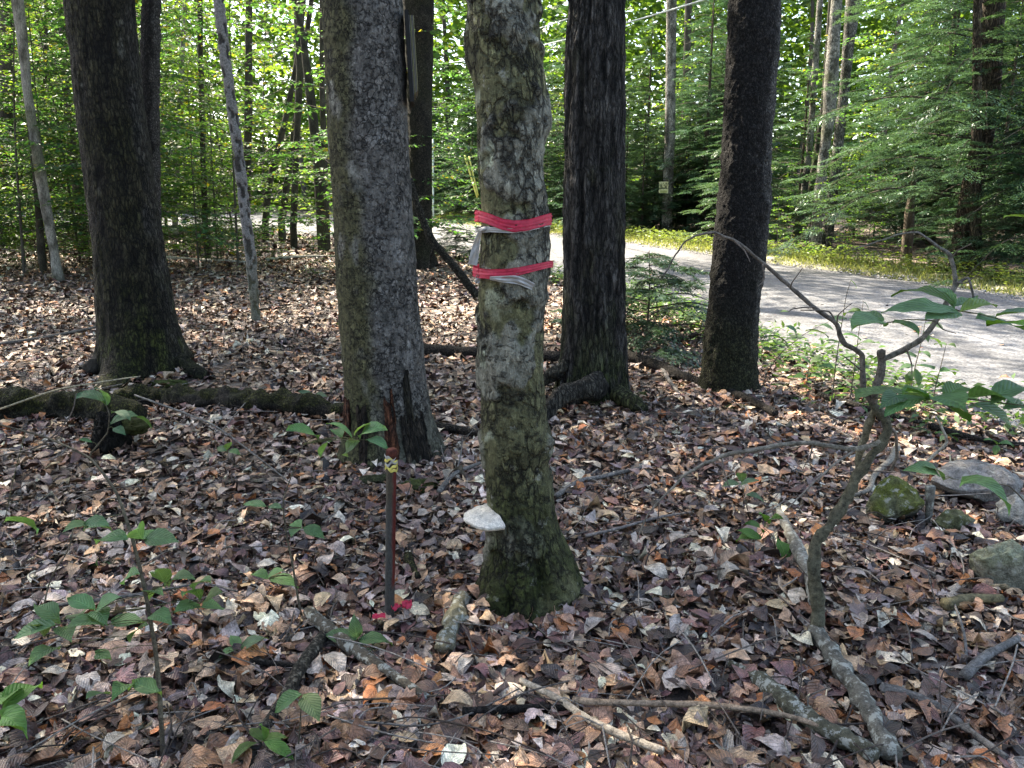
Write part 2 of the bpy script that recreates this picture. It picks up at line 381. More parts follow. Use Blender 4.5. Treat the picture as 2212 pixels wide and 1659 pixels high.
ground = tag(ob('forest_floor', mk('forest_floor', np.stack([fx, fy, gz], 1), GF, M_SOIL)), 'brown woodland floor under fallen leaves', None, None, 'structure')
ry = np.concatenate([np.arange(-30, 0, 1.), np.arange(0, 30, .2), np.arange(30, 60, 1.)]); rt = np.linspace(0, 1, 40)
T_, Y_ = np.meshgrid(rt, ry, indexing='ij'); ty = Y_.ravel(); tt = T_.ravel()
jl = .18*vn(np.stack([ty*1.3, 0*ty, 0*ty], 1), 21)+.07*vn(np.stack([ty*5, 0*ty, 0*ty], 1), 22); jr = .2*vn(np.stack([ty*1.1, 0*ty+5, 0*ty], 1), 23)
rx = (xn(ty)+jl)*(1-tt) + (xf(ty)+jr)*tt
rz = h(rx, ty) + .012 + .05*np.sin(math.pi*tt) - .10*(np.abs(tt-.5)*2)**24
a, b = len(rt), len(ry); i, j = np.meshgrid(np.arange(a-1), np.arange(b-1), indexing='ij')
road = tag(ob('road', mk('road', np.stack([rx, ty, rz], 1), np.stack([i*b+j, (i+1)*b+j, (i+1)*b+j+1, i*b+j+1], -1).reshape(-1, 4), M_ROAD)), 'pale grey gravel road curving away to the left', None, None, 'structure')

vy = np.concatenate([np.arange(-30, 4, 1.), np.arange(4, 44, .25)]); vt = np.linspace(0, 1, 14); T_, Y_ = np.meshgrid(vt, vy, indexing='ij'); ty = Y_.ravel(); tt = T_.ravel()
vx = xf(ty)-.25+.12*vn(np.stack([ty*2, 0*ty, 0*ty], 1), 31)+tt*(1.25+.4*vn(np.stack([ty*.8, 0*ty, 0*ty], 1), 33)); vz = h(vx, ty)+.03-.12*(np.abs(tt-.5)*2)**10
M_VERGE = mat_plain('verge_turf', (.21, .2, .13), .9, .2, 6, .6, 1.); a, b = len(vt), len(vy); i, j = np.meshgrid(np.arange(a-1), np.arange(b-1), indexing='ij')
tag(ob('verge', mk('verge', np.stack([vx, ty, vz], 1), np.stack([i*b+j, (i+1)*b+j, (i+1)*b+j+1, i*b+j+1], -1).reshape(-1, 4), M_VERGE)), 'grassy verge along the far side of the road', None, None, 'structure')

# ------------------------------------------------------------------ trees: trunks
def bark(style, th, z, P, hgt, rng_seed):
    """displacement in metres and base colour for trunk points"""
    n = len(z); s = rng_seed
    c = lambda r, g, b: np.tile(np.array([r, g, b]), (n, 1))
    mixn = lambda A, B, w: A*(1-w[:, None]) + B*w[:, None]
    big = fbm(P*3., 3, s+9); med = fbm(P*np.array([9, 9, 5]), 4, s+12)
    moss_low = sst(.9, .05, hgt + .35*big)
    if style == 'smooth':
        d = .010*fbm(P*5, 3, s) + .003*fbm(P*30, 3, s+1) + .03*np.maximum(0, vn(P*np.array([16, 16, 26]), s+2)-.6)
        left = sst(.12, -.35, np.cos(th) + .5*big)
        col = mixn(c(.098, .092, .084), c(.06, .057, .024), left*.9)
        col = mixn(col, c(.19, .185, .175), sst(.25, .5, med)*.5); col = mixn(col, c(.04, .04, .035), sst(.35, .6, fbm(P*14, 3, s+4))*.7)
        low = sst(.55, .1, hgt + .25*big); col = mixn(col, c(.045, .05, .02), low*.5)
    elif style == 'flaky':
        pl = fbm(P*np.array([7, 7, 6]), 4, s); up = sst(.2, 1.5, hgt)
        flake = sst(.08, .2, pl - .25 + .32*up + .15*vn(P*np.array([3, 3, 2]), s+3))
        d = .011*flake*(1+.8*vn(P*24, s+7)) + .008*fbm(P*5, 3, s+1) + .003*fbm(P*40, 2, s+2)
        col = mixn(c(.1, .098, .05), c(.19, .186, .158), flake*.75)
        crack = sst(.1, .0, np.abs(pl-.1))*sst(-.1, .4, med); col = mixn(col, c(.03, .028, .024), crack*.8)
        col = mixn(col, c(.045, .043, .026), sst(.25, .5, fbm(P*np.array([6, 6, 4])+7, 4, s+5))*.6)
        col = mixn(col, c(.26, .28, .2), sst(.35, .55, fbm(P*10+3, 3, s+6))*sst(.2, -.6, np.cos(th))*.8)
        col = mixn(col, c(.028, .036, .008), sst(.62, .18, hgt+.3*big)*sst(-.35, .25, med+.1)*.9)
        d = d + .012*sst(.4, .1, hgt+.2*big)*fbm(P*35, 2, s+8)
    elif style == 'ridged':
        w = P + .02*np.stack([vn(P*6, s), vn(P*6, s+1), 0*z], 1)
        r1 = 1-np.abs(vn(w*np.array([26, 26, 2.2]), s+2)); r2 = 1-np.abs(vn(w*np.array([45, 45, 7]), s+3))
        d = .030*(r1**1.5-.5) + .012*(r2-.5) + .005*fbm(P*40, 2, s+4)
        col = mixn(c(.025, .023, .021), c(.08, .075, .07), sst(.55, .95, r1)*.9)
        col = mixn(col, c(.05, .052, .025), sst(.1, .5, med)*.5); col = mixn(col, c(.05, .065, .018), moss_low*sst(0, .4, med+.2)*.8)
    elif style == 'rough':
        d = .013*fbm(P*np.array([28, 28, 17]), 3, s) + .008*fbm(P*7, 3, s+1) + .004*vn(P*80, s+2)
        col = mixn(c(.022, .02, .019), c(.068, .064, .058), sst(.15, .6, fbm(P*45, 2, s+3)))
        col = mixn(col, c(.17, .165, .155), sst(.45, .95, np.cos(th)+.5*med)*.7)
        col = mixn(col, c(.045, .05, .02), sst(1.0, .1, hgt+.4*big)*.85)
    elif style == 'furrow':
        w = P + .02*np.stack([vn(P*5, s), vn(P*5, s+1), 0*z], 1)
        r1 = 1-np.abs(vn(w*np.array([20, 20, 3]), s+2)); d = .014*(r1-.5) + .010*fbm(P*np.array([30, 30, 12]), 3, s+3) + .012*fbm(P*3, 2, s+4)
        col = mixn(c(.015, .013, .009), c(.038, .034, .019), sst(.4, .9, r1))
        col = mixn(col, c(.026, .026, .009), sst(-.1, .4, big)*.6)
        col = mixn(col, c(.17, .165, .135), sst(.5, .6, fbm(P*np.array([7, 7, 4])+2, 3, s+5))*.8)
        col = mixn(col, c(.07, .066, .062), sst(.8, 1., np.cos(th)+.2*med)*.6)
        col = mixn(col, c(.05, .06, .012), moss_low*sst(-.2, .3, med)*.8)
    elif style == 'pocked':
        pit = sst(.12, .3, vn(P*np.array([24, 24, 17]), s)+.2*vn(P*50, s+6)); d = -.02*pit + .008*fbm(P*12, 3, s+1)
        col = mixn(c(.16, .155, .15), c(.02, .018, .016), pit*.9); col = mixn(col, c(.1, .105, .06), sst(1.2, .1, hgt+.3*big)*.6)
    elif style == 'pale':
        d = .012*fbm(P*np.array([9, 9, 5]), 3, s); col = mixn(c(.24, .23, .2), c(.09, .085, .07), sst(-.1, .4, med)); col = mixn(col, c(.08, .085, .04), sst(.1, .5, big)*.6)
    elif style == 'hem':
        r1 = 1-np.abs(vn(P*np.array([18, 18, 2.5]), s)); d = .02*(r1-.5); col = mixn(c(.06, .045, .032), c(.13, .1, .075), sst(.4, .9, r1)); col = mixn(col, c(.07, .07, .03), sst(0, .5, big)*.5)
    else:
        d = .010*fbm(P*8, 3, s); col = mixn(c(.032, .028, .022), c(.065, .058, .043), sst(-.3, .3, med)); col = mixn(col, c(.05, .055, .025), sst(.1, .5, big)*.5)
    return d, col
TR = {}
def trunk_mesh(key, trace, Yc, style, mat, seg=72, nz=260, top=10., flare=.0, lobes=5, flz=.16, seed=1, rtop=.55, sink=.3, bulges=()):
    tr = sorted(trace, key=lambda t: -t[0]); pts = [at((a+b)/2, py, Yc) for py, a, b in tr]
    rr = np.array([size((b-a)/2, p) for (py, a, b), p in zip(tr, pts)])
    pts = np.array(pts); z = pts[:, 2]; lx = pts[:, 0]
    slope = (lx[-1]-lx[0])/(z[-1]-z[0]); slope = float(np.clip(slope, -.2, .2))
    zb = hz(lx[0], Yc)
    z = np.concatenate([[z[0]-2], z, [zb+top]]); lx = np.concatenate([[lx[0]], lx, [lx[-1]+slope*(zb+top-z[-2])*.5]]); rr = np.concatenate([[rr[0]], rr, [rr[-1]*rtop]])
    Z = np.linspace(0, 1, nz); z0 = zb-sink; vis = min(zb+top, pts[-1, 2]+.4)
    zz = np.concatenate([z0+(vis-z0)*Z, np.linspace(vis, zb+top, 14)[1:]])
    cx = np.interp(zz, z, lx); r = np.interp(zz, z, rr)
    k = np.array([.25, .5, .25]); r[1:-1] = np.convolve(r, k, 'valid'); cx[1:-1] = np.convolve(cx, k, 'valid')
    th = np.linspace(0, 2*math.pi, seg, endpoint=False)
    ZZ, TH = np.meshgrid(zz, th, indexing='ij'); R = np.repeat(r[:, None], seg, 1); CX = np.repeat(cx[:, None], seg, 1); hg = ZZ-zb
    if flare:
        lob = .6+.4*np.cos(lobes*TH+seed) + .35*np.cos((lobes-2)*TH+seed*2.3)
        R = R*(1+flare*np.clip(lob, -.25, 2)*np.exp(-np.maximum(hg, -.05)/flz))
    for bt, bz, bw, bh, ba in bulges:
        dth = (TH-bt+math.pi) % (2*math.pi) - math.pi
        R = R + ba*np.exp(-(dth/bw)**2-((hg-bz)/bh)**2)
    P = np.stack([R*np.cos(TH), R*np.sin(TH), ZZ], -1).reshape(-1, 3)
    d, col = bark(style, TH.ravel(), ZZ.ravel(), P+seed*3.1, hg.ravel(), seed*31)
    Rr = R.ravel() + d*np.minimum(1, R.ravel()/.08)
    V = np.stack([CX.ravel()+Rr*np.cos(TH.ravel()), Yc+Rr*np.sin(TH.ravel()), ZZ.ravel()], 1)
    n = len(zz); i, j = np.meshgrid(np.arange(n-1), np.arange(seg), indexing='ij'); j2 = (j+1) % seg
    F = np.stack([i*seg+j, i*seg+j2, (i+1)*seg+j2, (i+1)*seg+j], -1).reshape(-1, 4)
    TR[key] = dict(z=zz, cx=cx, r=r, Y=Yc, zb=zb, V=V, hg=hg.ravel(), th=TH.ravel(), col=col, top=(cx[-1], Yc, zb+top), R=R)
    return V, F, col, np.array([float(np.interp(zb, zz, cx)), Yc, zb])

# canopy crowns: shared unseen leaf clouds on limbs, placed to shade floor and road
def canopy_crown(seed, rad=3.4, hgt=2.6, nclump=125, per=34, lsize=.14):
    r = np.random.default_rng(seed); mb = MB(); wb = MB()
    u = nrm(r.normal(size=(nclump, 3))); q = r.random(nclump)**.45
    cc = u*q[:, None]*np.array([rad, rad, hgt])
    base = []; 
    for c in cc:
        k = int(per*(.6+.8*r.random())); off = r.normal(size=(k, 3))*np.array([.42, .42, .16]); base.append(c+off)
    base = np.concatenate(base); m = len(base); d = r.normal(size=(m, 3)); d[:, 2] = d[:, 2]*.4-.2; up = r.normal(size=(m, 3))*.4+np.array([0, 0, 1])
    col = np.array([.055, .1, .022])*(0.6+.8*r.random((m, 1)))*np.array([1, 1, 1])+np.array([.02, .012, 0])*r.random((m, 1))
    mb.add(*rhomb(base, d, up, lsize*(.7+.6*r.random(m)), lsize*.62, .15, col))
    for c in cc[:: max(1, nclump//26)]:
        pts = spline([(0, 0, -hgt*1.1), c*np.array([.3, .3, .3])+np.array([0, 0, -hgt*.45]), c], 8)
        V, F, t = tube(pts, np.linspace(.07, .012, 8), 5); wb.add(V, F, (.06, .05, .04)); wb.add(V, t, (.06, .05, .04))
    return mb.mesh('crown', M_CROWN), wb.mesh('limbs', M_TWIG)
CROWNS = [canopy_crown(40+i) for i in range(3)] + [canopy_crown(50, 3.2, 2.4, 55, 40)]  # last crown kept sparse, to dapple the road with shade
def add_crown(parent, base, top, i, sc=1., off=(0, 0)):
    for nm, me in zip(('crown', 'limbs'), CROWNS[i]):
        o = ob(nm, me, parent); o.location = (top[0]-base[0]+off[0], top[1]-base[1]+off[1], top[2]-base[2]+1.5*sc); o.scale = (sc, sc, sc*.95); o.rotation_euler = (0, 0, i*1.3)

def make_tree(key, name, label, cat, trace, style, mat, base_px=None, Y=None, crown=None, group=None, **kw):
    if Y is None:
        g = gnd(*base_px); w = np.interp(base_px[1], sorted(t[0] for t in trace), [b-a for _, a, b in sorted(trace)])
        Y = g[1] + size(w/2, g)*.8
    V, F, col, base = trunk_mesh(key, trace, Y, style, mat, **kw)
    rt_ = root(name, base, label, cat, group)
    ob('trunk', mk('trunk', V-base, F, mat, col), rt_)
    for cr_ in ([] if crown is None else crown if isinstance(crown, list) else [crown]): add_crown(rt_, base, TR[key]['top'], cr_[0], cr_[1], cr_[2] if len(cr_) > 2 else (0, 0))
    return rt_

t1 = make_tree('t1', 'mossy_tree', 'large dark mossy trunk standing behind the left end of the rotten log', 'tree',
    [(0, 147, 283), (100, 156, 291), (200, 170, 302), (300, 181, 315), (400, 192, 328), (553, 211, 350), (653, 217, 368), (753, 222, 388), (800, 222, 392)],
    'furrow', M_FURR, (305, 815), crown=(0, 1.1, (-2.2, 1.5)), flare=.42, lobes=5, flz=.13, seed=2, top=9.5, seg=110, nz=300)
make_tree('t2', 'dark_tree', 'dark trunk half hidden just behind the large mossy trunk', 'tree',
    [(0, 309, 346), (100, 305, 345), (200, 304, 343), (400, 312, 345), (700, 320, 352)], 'rough', M_ROUGH, Y=9.6, crown=(1, 1.0, (-1.5, 1.5)), seed=3, top=10)
make_tree('t3', 'pocked_tree', 'slim grey leaning trunk covered in dark pits', 'tree',
    [(0, 461, 485), (100, 470, 495), (200, 485, 508), (330, 503, 527), (450, 517, 540), (553, 529, 554), (640, 539, 560), (700, 544, 564)], 'pocked', M_TWIG, (555, 702), crown=(2, .9, (-2.5, .5)), seed=4, top=9, flare=.2, flz=.08, nz=300, seg=48)
t4 = make_tree('t4', 'beech_tree', 'thick grey beech with rotten red wood at its foot, behind the stake', 'tree',
    [(0, 697, 869), (100, 701, 873), (230, 708, 879), (330, 713, 883), (553, 725, 897), (653, 732, 903), (753, 739, 914), (820, 743, 919), (900, 747, 934), (950, 743, 950), (1000, 738, 958)],
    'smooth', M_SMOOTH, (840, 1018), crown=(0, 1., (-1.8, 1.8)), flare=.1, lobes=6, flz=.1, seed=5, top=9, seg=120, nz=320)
make_tree('t5', 'dark_tree', 'dark trunk seen between the grey beech and the ribboned tree', 'tree',
    [(0, 868, 938), (200, 878, 934), (460, 888, 932), (540, 886, 936), (580, 880, 945)], 'dark', M_ROUGH, (915, 580), crown=[(1, 1.15, (2.4, -2.2)), (3, 1.25, (2.6, 2.4))], seed=6, top=11, flare=.2)  # two crowns moved off the trunk to shade the road
t6 = make_tree('t6', 'ribboned_tree', 'flaky barked tree wrapped with pink ribbons in the middle', 'tree',
    [(0, 1014, 1164), (60, 1010, 1167), (82, 1004, 1168), (115, 1014, 1170), (200, 1026, 1181), (260, 1029, 1184), (330, 1032, 1175), (460, 1039, 1178), (553, 1035, 1182), (600, 1034, 1182),
     (653, 1032, 1178), (700, 1035, 1174), (800, 1038, 1173), (900, 1042, 1182), (945, 1043, 1193), (1000, 1047, 1182), (1053, 1050, 1192), (1106, 1053, 1199), (1150, 1054, 1214), (1190, 1052, 1232), (1230, 1040, 1248), (1270, 1031, 1258), (1310, 1024, 1262), (1340, 1022, 1262)],
    'flaky', M_FLAKY, (1145, 1346), crown=(2, .9, (-.8, 1.8)), flare=.10, lobes=5, flz=.07, seed=7, top=8.5, seg=140, nz=420,
    bulges=((math.pi*1.02, 2.02, .3, .05, .02), (-.2, .62, .3, .04, .012), (-1.35, .12, .14, .12, -.045), (-2.0, .05, .12, .07, -.03)))
t7 = make_tree('t7', 'ridged_tree', 'dark trunk with deep vertical bark ridges right of the ribboned tree', 'tree',
    [(0, 1230, 1347), (100, 1225, 1347), (300, 1221, 1346), (553, 1220, 1346), (700, 1218, 1348), (770, 1214, 1350), (820, 1208, 1352), (880, 1205, 1355)],
    'ridged', M_RIDGE, (1285, 882), crown=(0, 1., (-.5, 2.0)), flare=.18, lobes=6, flz=.12, seed=8, top=9.5, seg=150, nz=320)
t8 = make_tree('t8', 'rough_tree', 'black rough barked trunk with a mossy foot beside the road', 'tree',
    [(0, 1575, 1684), (100, 1571, 1681), (200, 1566, 1674), (300, 1561, 1665), (400, 1555, 1662), (430, 1552, 1664), (553, 1541, 1652), (653, 1531, 1639), (753, 1521, 1634), (830, 1514, 1633), (860, 1510, 1638)],
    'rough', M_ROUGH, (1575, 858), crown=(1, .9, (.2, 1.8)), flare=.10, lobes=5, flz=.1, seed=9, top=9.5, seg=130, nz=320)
# far side of the road
BIRCH = make_tree('t9', 'roadside_tree', 'straight pale trunk across the road carrying a small yellow sign', 'tree',
    [(0, 1440, 1462), (300, 1436, 1458), (505, 1428, 1450)], 'pale', M_SMOOTH, (1440, 507), seed=10, top=14, seg=36, nz=120)
make_tree('t10', 'roadside_tree', 'sunlit pale leaning trunk across the road right of the rough trunk', 'tree',
    [(0, 1796, 1819), (200, 1779, 1808), (250, 1778, 1804), (330, 1770, 1790), (400, 1761, 1783), (553, 1749, 1771)], 'pale', M_SMOOTH, (1760, 552), crown=(2, 1.2, (2, 2)), seed=11, top=13, seg=36, nz=120)
make_tree('t11', 'roadside_tree', 'grey forked trunk close behind the sunlit leaning trunk', 'tree',
    [(0, 1828, 1861), (100, 1821, 1844), (200, 1813, 1834), (530, 1775, 1797)], 'pale', M_FURR, Y=20, crown=(0, 1.2, (2, 2)), seed=12, top=13, seg=32, nz=90)
make_tree('t12', 'roadside_tree', 'thin grey trunk curving left behind the sunlit leaning trunk', 'tree',
    [(30, 1763, 1776), (200, 1751, 1764), (330, 1741, 1754), (430, 1727, 1743), (517, 1708, 1728)], 'pale', M_SMOOTH, Y=21, crown=(1, .9, (1, 2)), seed=13, top=12, seg=24, nz=80)
make_tree('t13', 'roadside_tree', 'slender trunk between the curved trunk and the sunlit leaning trunk', 'tree',
    [(0, 1790, 1800), (230, 1773, 1785), (500, 1731, 1742)], 'dark', M_BARK, Y=22, seed=14, top=12, seg=20, nz=70)
HB = make_tree('t14', 'hemlock_tree', 'big leaning hemlock trunk at the right beyond the road', 'tree',
    [(0, 2122, 2168), (50, 2121, 2166), (200, 2116, 2158), (330, 2096, 2138), (400, 2080, 2118), (553, 2054, 2098), (580, 2050, 2100)], 'hem', M_RIDGE, (2078, 585), seed=15, top=13, seg=48, nz=140)
make_tree('t15', 'hemlock_tree', 'straight narrow hemlock trunk in front of the big leaning hemlock', 'tree',
    [(0, 2104, 2120), (300, 2100, 2118), (585, 2096, 2119)], 'hem', M_RIDGE, (2108, 590), seed=16, top=10, seg=28, nz=90)
make_tree('t16', 'broken_snag', 'short leaning dead trunk under the hemlock boughs', 'tree', [(390, 1969, 1979), (470, 1954, 1974), (560, 1946, 1968)], 'hem', M_BARK, Y=16.5, seed=17, top=2.2, seg=20, nz=40)
# left background
LB = [('slim brown trunk at the left edge with a bent upper stem', [(0, 25, 50), (100, 40, 60), (200, 50, 68), (400, 80, 103), (553, 110, 127), (605, 115, 140)], None, (128, 612), 'pale', (1, .9, (0, 0))),
      ('thin companion stem touching the bent slim trunk at the left edge', [(300, 62, 76), (400, 73, 86), (553, 82, 98), (590, 89, 101)], None, (95, 592), 'dark', None),
      ('brown trunk cut by the left picture edge', [(0, 2, 30), (200, 0, 28), (400, -2, 24), (530, 0, 24)], None, (12, 533), 'dark', (2, 1., (0, 0))),
      ('dark trunk between the left edge and the large mossy trunk', [(0, 126, 143), (200, 135, 150), (433, 160, 179), (480, 165, 185)], 19, None, 'dark', None),
      ('thin straight dark stem left of the pitted trunk', [(0, 426, 437), (250, 430, 441), (500, 438, 450)], 17, None, 'dark', None),
      ('thin straight dark stem right of the pitted trunk', [(0, 531, 545), (250, 528, 545), (470, 525, 540)], 21, None, 'dark', None),
      ('left leaning stem of the cluster left of the grey beech', [(0, 650, 661), (100, 642, 653), (250, 612, 625), (400, 573, 588), (490, 565, 580)], 22, None, 'dark', None),
      ('second leaning stem of the cluster left of the grey beech', [(0, 668, 678), (120, 650, 662), (250, 634, 647), (480, 600, 616)], 22.5, None, 'dark', None),
      ('upright stem in the middle of the cluster left of the grey beech', [(0, 634, 652), (150, 640, 656), (300, 634, 648), (490, 626, 641)], 20, None, 'dark', (3, 1.0, (2.5, 0))),
      ('thickest stem of the cluster, closest to the grey beech', [(0, 630, 640), (80, 648, 662), (200, 660, 680), (350, 676, 698), (490, 684, 712)], 19, None, 'dark', (3, 1.25, (3, 1.5))),  # sparse crown shifted sideways for shade on the road
      ('thin stem hugging the left side of the grey beech', [(0, 690, 700), (200, 690, 702), (480, 698, 712)], 24, None, 'dark', None),
      ('dark trunk high above the road left of the rough trunk', [(0, 1480, 1495), (200, 1474, 1490), (450, 1466, 1484)], 32, None, 'dark', None),
      ('pale thin trunk far behind between mossy and pitted trunks', [(0, 395, 405), (250, 382, 392), (490, 372, 384)], 24, None, 'pale', None),
      ('dark thin trunk at the far left behind the bent trunk', [(0, 96, 104), (250, 92, 101), (480, 88, 98)], 25, None, 'dark', None)]
for q, (lab, tr, Yv, bp_, st, cr) in enumerate(LB):
    make_tree('lb%d' % q, 'slender_tree', lab, 'tree', tr, st, M_BARK, bp_, Yv, crown=cr, seed=20+q, top=11, seg=22, nz=90)
# unseen trees added just left of the view to shade the foreground
for q, (x, y, hgt, sc) in enumerate([(-8.2, 6.2, 9, 1.15), (-6.2, 9.0, 9.5, 1.1), (-9.5, 10.5, 10, 1.2), (-5.6, 3.2, 9, 1.0), (-11, 14, 10, 1.2)]):
    if q in (1,): continue
    px = lambda p: p
    zb = hz(x, y); pts = spline([(0, 0, -.3), (.1, 0, hgt*.5), (-.1, .1, hgt)], 30)
    V, F, t = tube(pts, np.linspace(.2, .1, 30), 20); col = (.07, .065, .05)
    r_ = root('shade_tree', (x, y, zb), ['grey maple added out of view left of the mossy trunk', '', 'tall maple added out of view beyond the left edge', 'young maple added out of view near the rotten log', 'maple added out of view far to the left'][q], 'tree')
    ob('trunk', mk('trunk', V, [F, t], M_BARK, np.tile(col, (len(V), 1))), r_)
    add_crown(r_, (x, y, zb), (x, y, zb+hgt), q % 3, sc)

def trunk_of(t): return [c for c in t.children if c.name.startswith('trunk')][0]
t1k, t4k, t6k, t7k, t8k = map(trunk_of, (t1, t4, t6, t7, t8))
# rotten base of the grey beech: dark hollows with red wood, and moss skirt
def patch_on(key, th0, th1, z0, z1, lift, col, name, parent, mat, seed, nt_=44, nz_=60, rough=.012):
    T = TR[key]; th = np.linspace(th0, th1, nt_); zz = np.linspace(z0, z1, nz_)+T['zb']; TH, ZZ = np.meshgrid(th, zz, indexing='ij')
    r = np.interp(ZZ, T['z'], T['r']); cx = np.interp(ZZ, T['z'], T['cx'])
    u = (TH-th0)/(th1-th0)*2-1; v = (ZZ-zz[0])/(zz[-1]-zz[0])*2-1
    q = np.stack([u.ravel()*2, v.ravel()*2, 0*u.ravel()+seed], 1); e = np.maximum(np.abs(u), np.abs(v)*.95) + .45*fbm(np.stack([TH.ravel()*16, ZZ.ravel()*5, 0*u.ravel()], 1), 4, seed).reshape(u.shape)
    m = sst(.95, .75, e); pz = np.stack([TH.ravel()*5, ZZ.ravel()*14, 0*TH.ravel()], 1)
    R = r + m*(lift + rough*fbm(np.stack([TH.ravel()*14, ZZ.ravel()*9, 0*TH.ravel()], 1), 4, seed).reshape(u.shape)) - (1-m)*.05
    base = rloc(parent); V = np.stack([cx+R*np.cos(TH), T['Y']+R*np.sin(TH), ZZ], -1).reshape(-1, 3)-base
    n = vn(pz*2, seed+4); c = np.array(col)[None]*(1+.7*n[:, None]); i, j = np.meshgrid(np.arange(nt_-1), np.arange(nz_-1), indexing='ij')
    F = np.stack([i*nz_+j, (i+1)*nz_+j, (i+1)*nz_+j+1, i*nz_+j+1], -1).reshape(-1, 4)
    keep = m.ravel()[F].max(1) > .15
    return ob(name, mk(name, V, F[keep], mat, np.clip(c, .004, 1)), parent)
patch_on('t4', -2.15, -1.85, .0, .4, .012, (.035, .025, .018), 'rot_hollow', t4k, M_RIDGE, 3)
patch_on('t4', -1.55, -1.25, .03, .5, .014, (.13, .05, .026), 'rotten_wood', t4k, M_RIDGE, 5)
patch_on('t4', -2.75, -2.35, .16, .42, .012, (.11, .045, .026), 'rotten_wood', t4k, M_RIDGE, 6)
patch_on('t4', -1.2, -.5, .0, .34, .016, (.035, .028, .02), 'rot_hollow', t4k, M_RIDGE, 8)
patch_on('t4', -1.0, -.8, .22, .6, .012, (.05, .045, .03), 'loose_bark', t4k, M_RIDGE, 9)

# ------------------------------------------------------------------ leaf litter
PAL = np.array([(.45, .3, .19), (.22, .112, .062), (.075, .042, .034), (.36, .29, .25), (.37, .14, .05), (.66, .54, .42), (.15, .075, .068), (.21, .15, .135), (.37, .21, .13), (.03, .02, .018)])
PW = np.array([.15, .13, .15, .13, .04, .11, .13, .1, .1, .11]); PW = PW/PW.sum()
def leafcol(m, r, p=PW):
    return np.clip(PAL[r.choice(len(PAL), m, p=p)]*(.75+.5*r.random((m, 1)))*(1+.04*r.normal(size=(m, 3))), .01, .7)
def scatter(x0, x1, y0, y1, dens, r):
    m = int((x1-x0)*(y1-y0)*dens); x = x0+(x1-x0)*r.random(m); y = y0+(y1-y0)*r.random(m)
    k = (np.abs(x) < .78*y+1.3) & (x < xn(y)-.15+.18*r.normal(size=m)); return x[k], y[k]
lit = MB(); r = np.random.default_rng(77)
for (x0, x1, y0, y1, dens, sz, prof, zz) in ((-4, 4.5, .8, 4., 1500, .036, DIAM, .03), (-4, 4.5, .8, 3.2, 1000, .08, OVAL5, .038), (-5.5, 4, 3.2, 6, 700, .078, OVAL4, .035), (-9, 3.4, 6, 10, 330, .085, DIAM, .035), (-14, 2.4, 10, 17, 150, .11, DIAM, .04), (-24, 0, 17, 30, 45, .17, DIAM, .05)):
    x, y = scatter(x0, x1, y0, y1, dens, r); m = len(x); lob = r.random(m) < .14
    z = h(x, y) + .004 + zz*r.random(m)**1.4
    a = r.random(m)*6.283; d = np.stack([np.cos(a), np.sin(a), .2*r.normal(size=m)], 1); tl = .08+.3*r.random(m)**3; up = np.stack([tl*r.normal(size=m), tl*r.normal(size=m), np.ones(m)], 1)
    L = sz*(.4+1.15*r.random(m)**1.3); col = leafcol(m, r)
    # patches of darker matted litter and paler dry litter
    pn = fbm(np.stack([x*1.1, y*1.1, 0*x], 1), 3, 50); col = col*(1+.45*np.clip(pn, -.8, .8)[:, None])
    base = np.stack([x, y, z], 1) - d*L[:, None]*.5
    for msk, pf in ((lob, LOBED if prof is OVAL5 else prof), (~lob, prof)):
        k = int(msk.sum()); 
        if k: lit.add(*leaves(base[msk], d[msk], up[msk], L[msk], L[msk]*(.5+.2*r.random(k)), .3*r.normal(size=k)+.08, .34*r.normal(size=k)+.06, col[msk], pf, .5*r.normal(size=k), .03, r))
for key, n_ in (('t1', 420), ('t3', 120), ('t4', 520), ('t6', 420), ('t7', 420), ('t8', 320)):
    T = TR[key]; a = r.random(n_)*6.283; q = r.random(n_)**1.3*.16; r0 = np.interp(T['zb']+.03, T['z'], T['R'].max(1))*.94; c0 = np.interp(T['zb'], T['z'], T['cx'])
    x = c0+(r0+q)*np.cos(a); y = T['Y']+(r0+q)*np.sin(a); z = h(x, y)+.015+.055*(1-q/.16)*r.random(n_); b_ = r.random(n_)*6.283
    d = np.stack([np.cos(b_), np.sin(b_), .25*r.normal(size=n_)], 1); up = np.stack([.5*np.cos(a)+.2*r.normal(size=n_), .5*np.sin(a)+.2*r.normal(size=n_), np.ones(n_)], 1); L = .04+.05*r.random(n_)
    lit.add(*leaves(np.stack([x, y, z], 1)-d*L[:, None]*.5, d, up, L, L*.58, .4*r.normal(size=n_), .4*r.normal(size=n_), leafcol(n_, r), OVAL5, .4*r.normal(size=n_), .03, r))
n_ = 420; y = 5+22*r.random(n_); f = r.random(n_)**2.2*.6; x = xn(y)*(1-f)+xf(y)*f; b_ = r.random(n_)*6.283; d = np.stack([np.cos(b_), np.sin(b_), .1*r.normal(size=n_)], 1); L = .05+.05*r.random(n_)
lit.add(*leaves(np.stack([x, y, h(x, y)+.06], 1), d, np.tile([0, 0, 1.], (n_, 1))+.2*r.normal(size=(n_, 3)), L, L*.6, .3*r.normal(size=n_), .3*r.normal(size=n_), leafcol(n_, r), OVAL4, 0, .03, r))
lo = ob('leaf_litter', lit.mesh('leaf_litter', M_DEAD), ground); lo['kind'] = 'stuff'
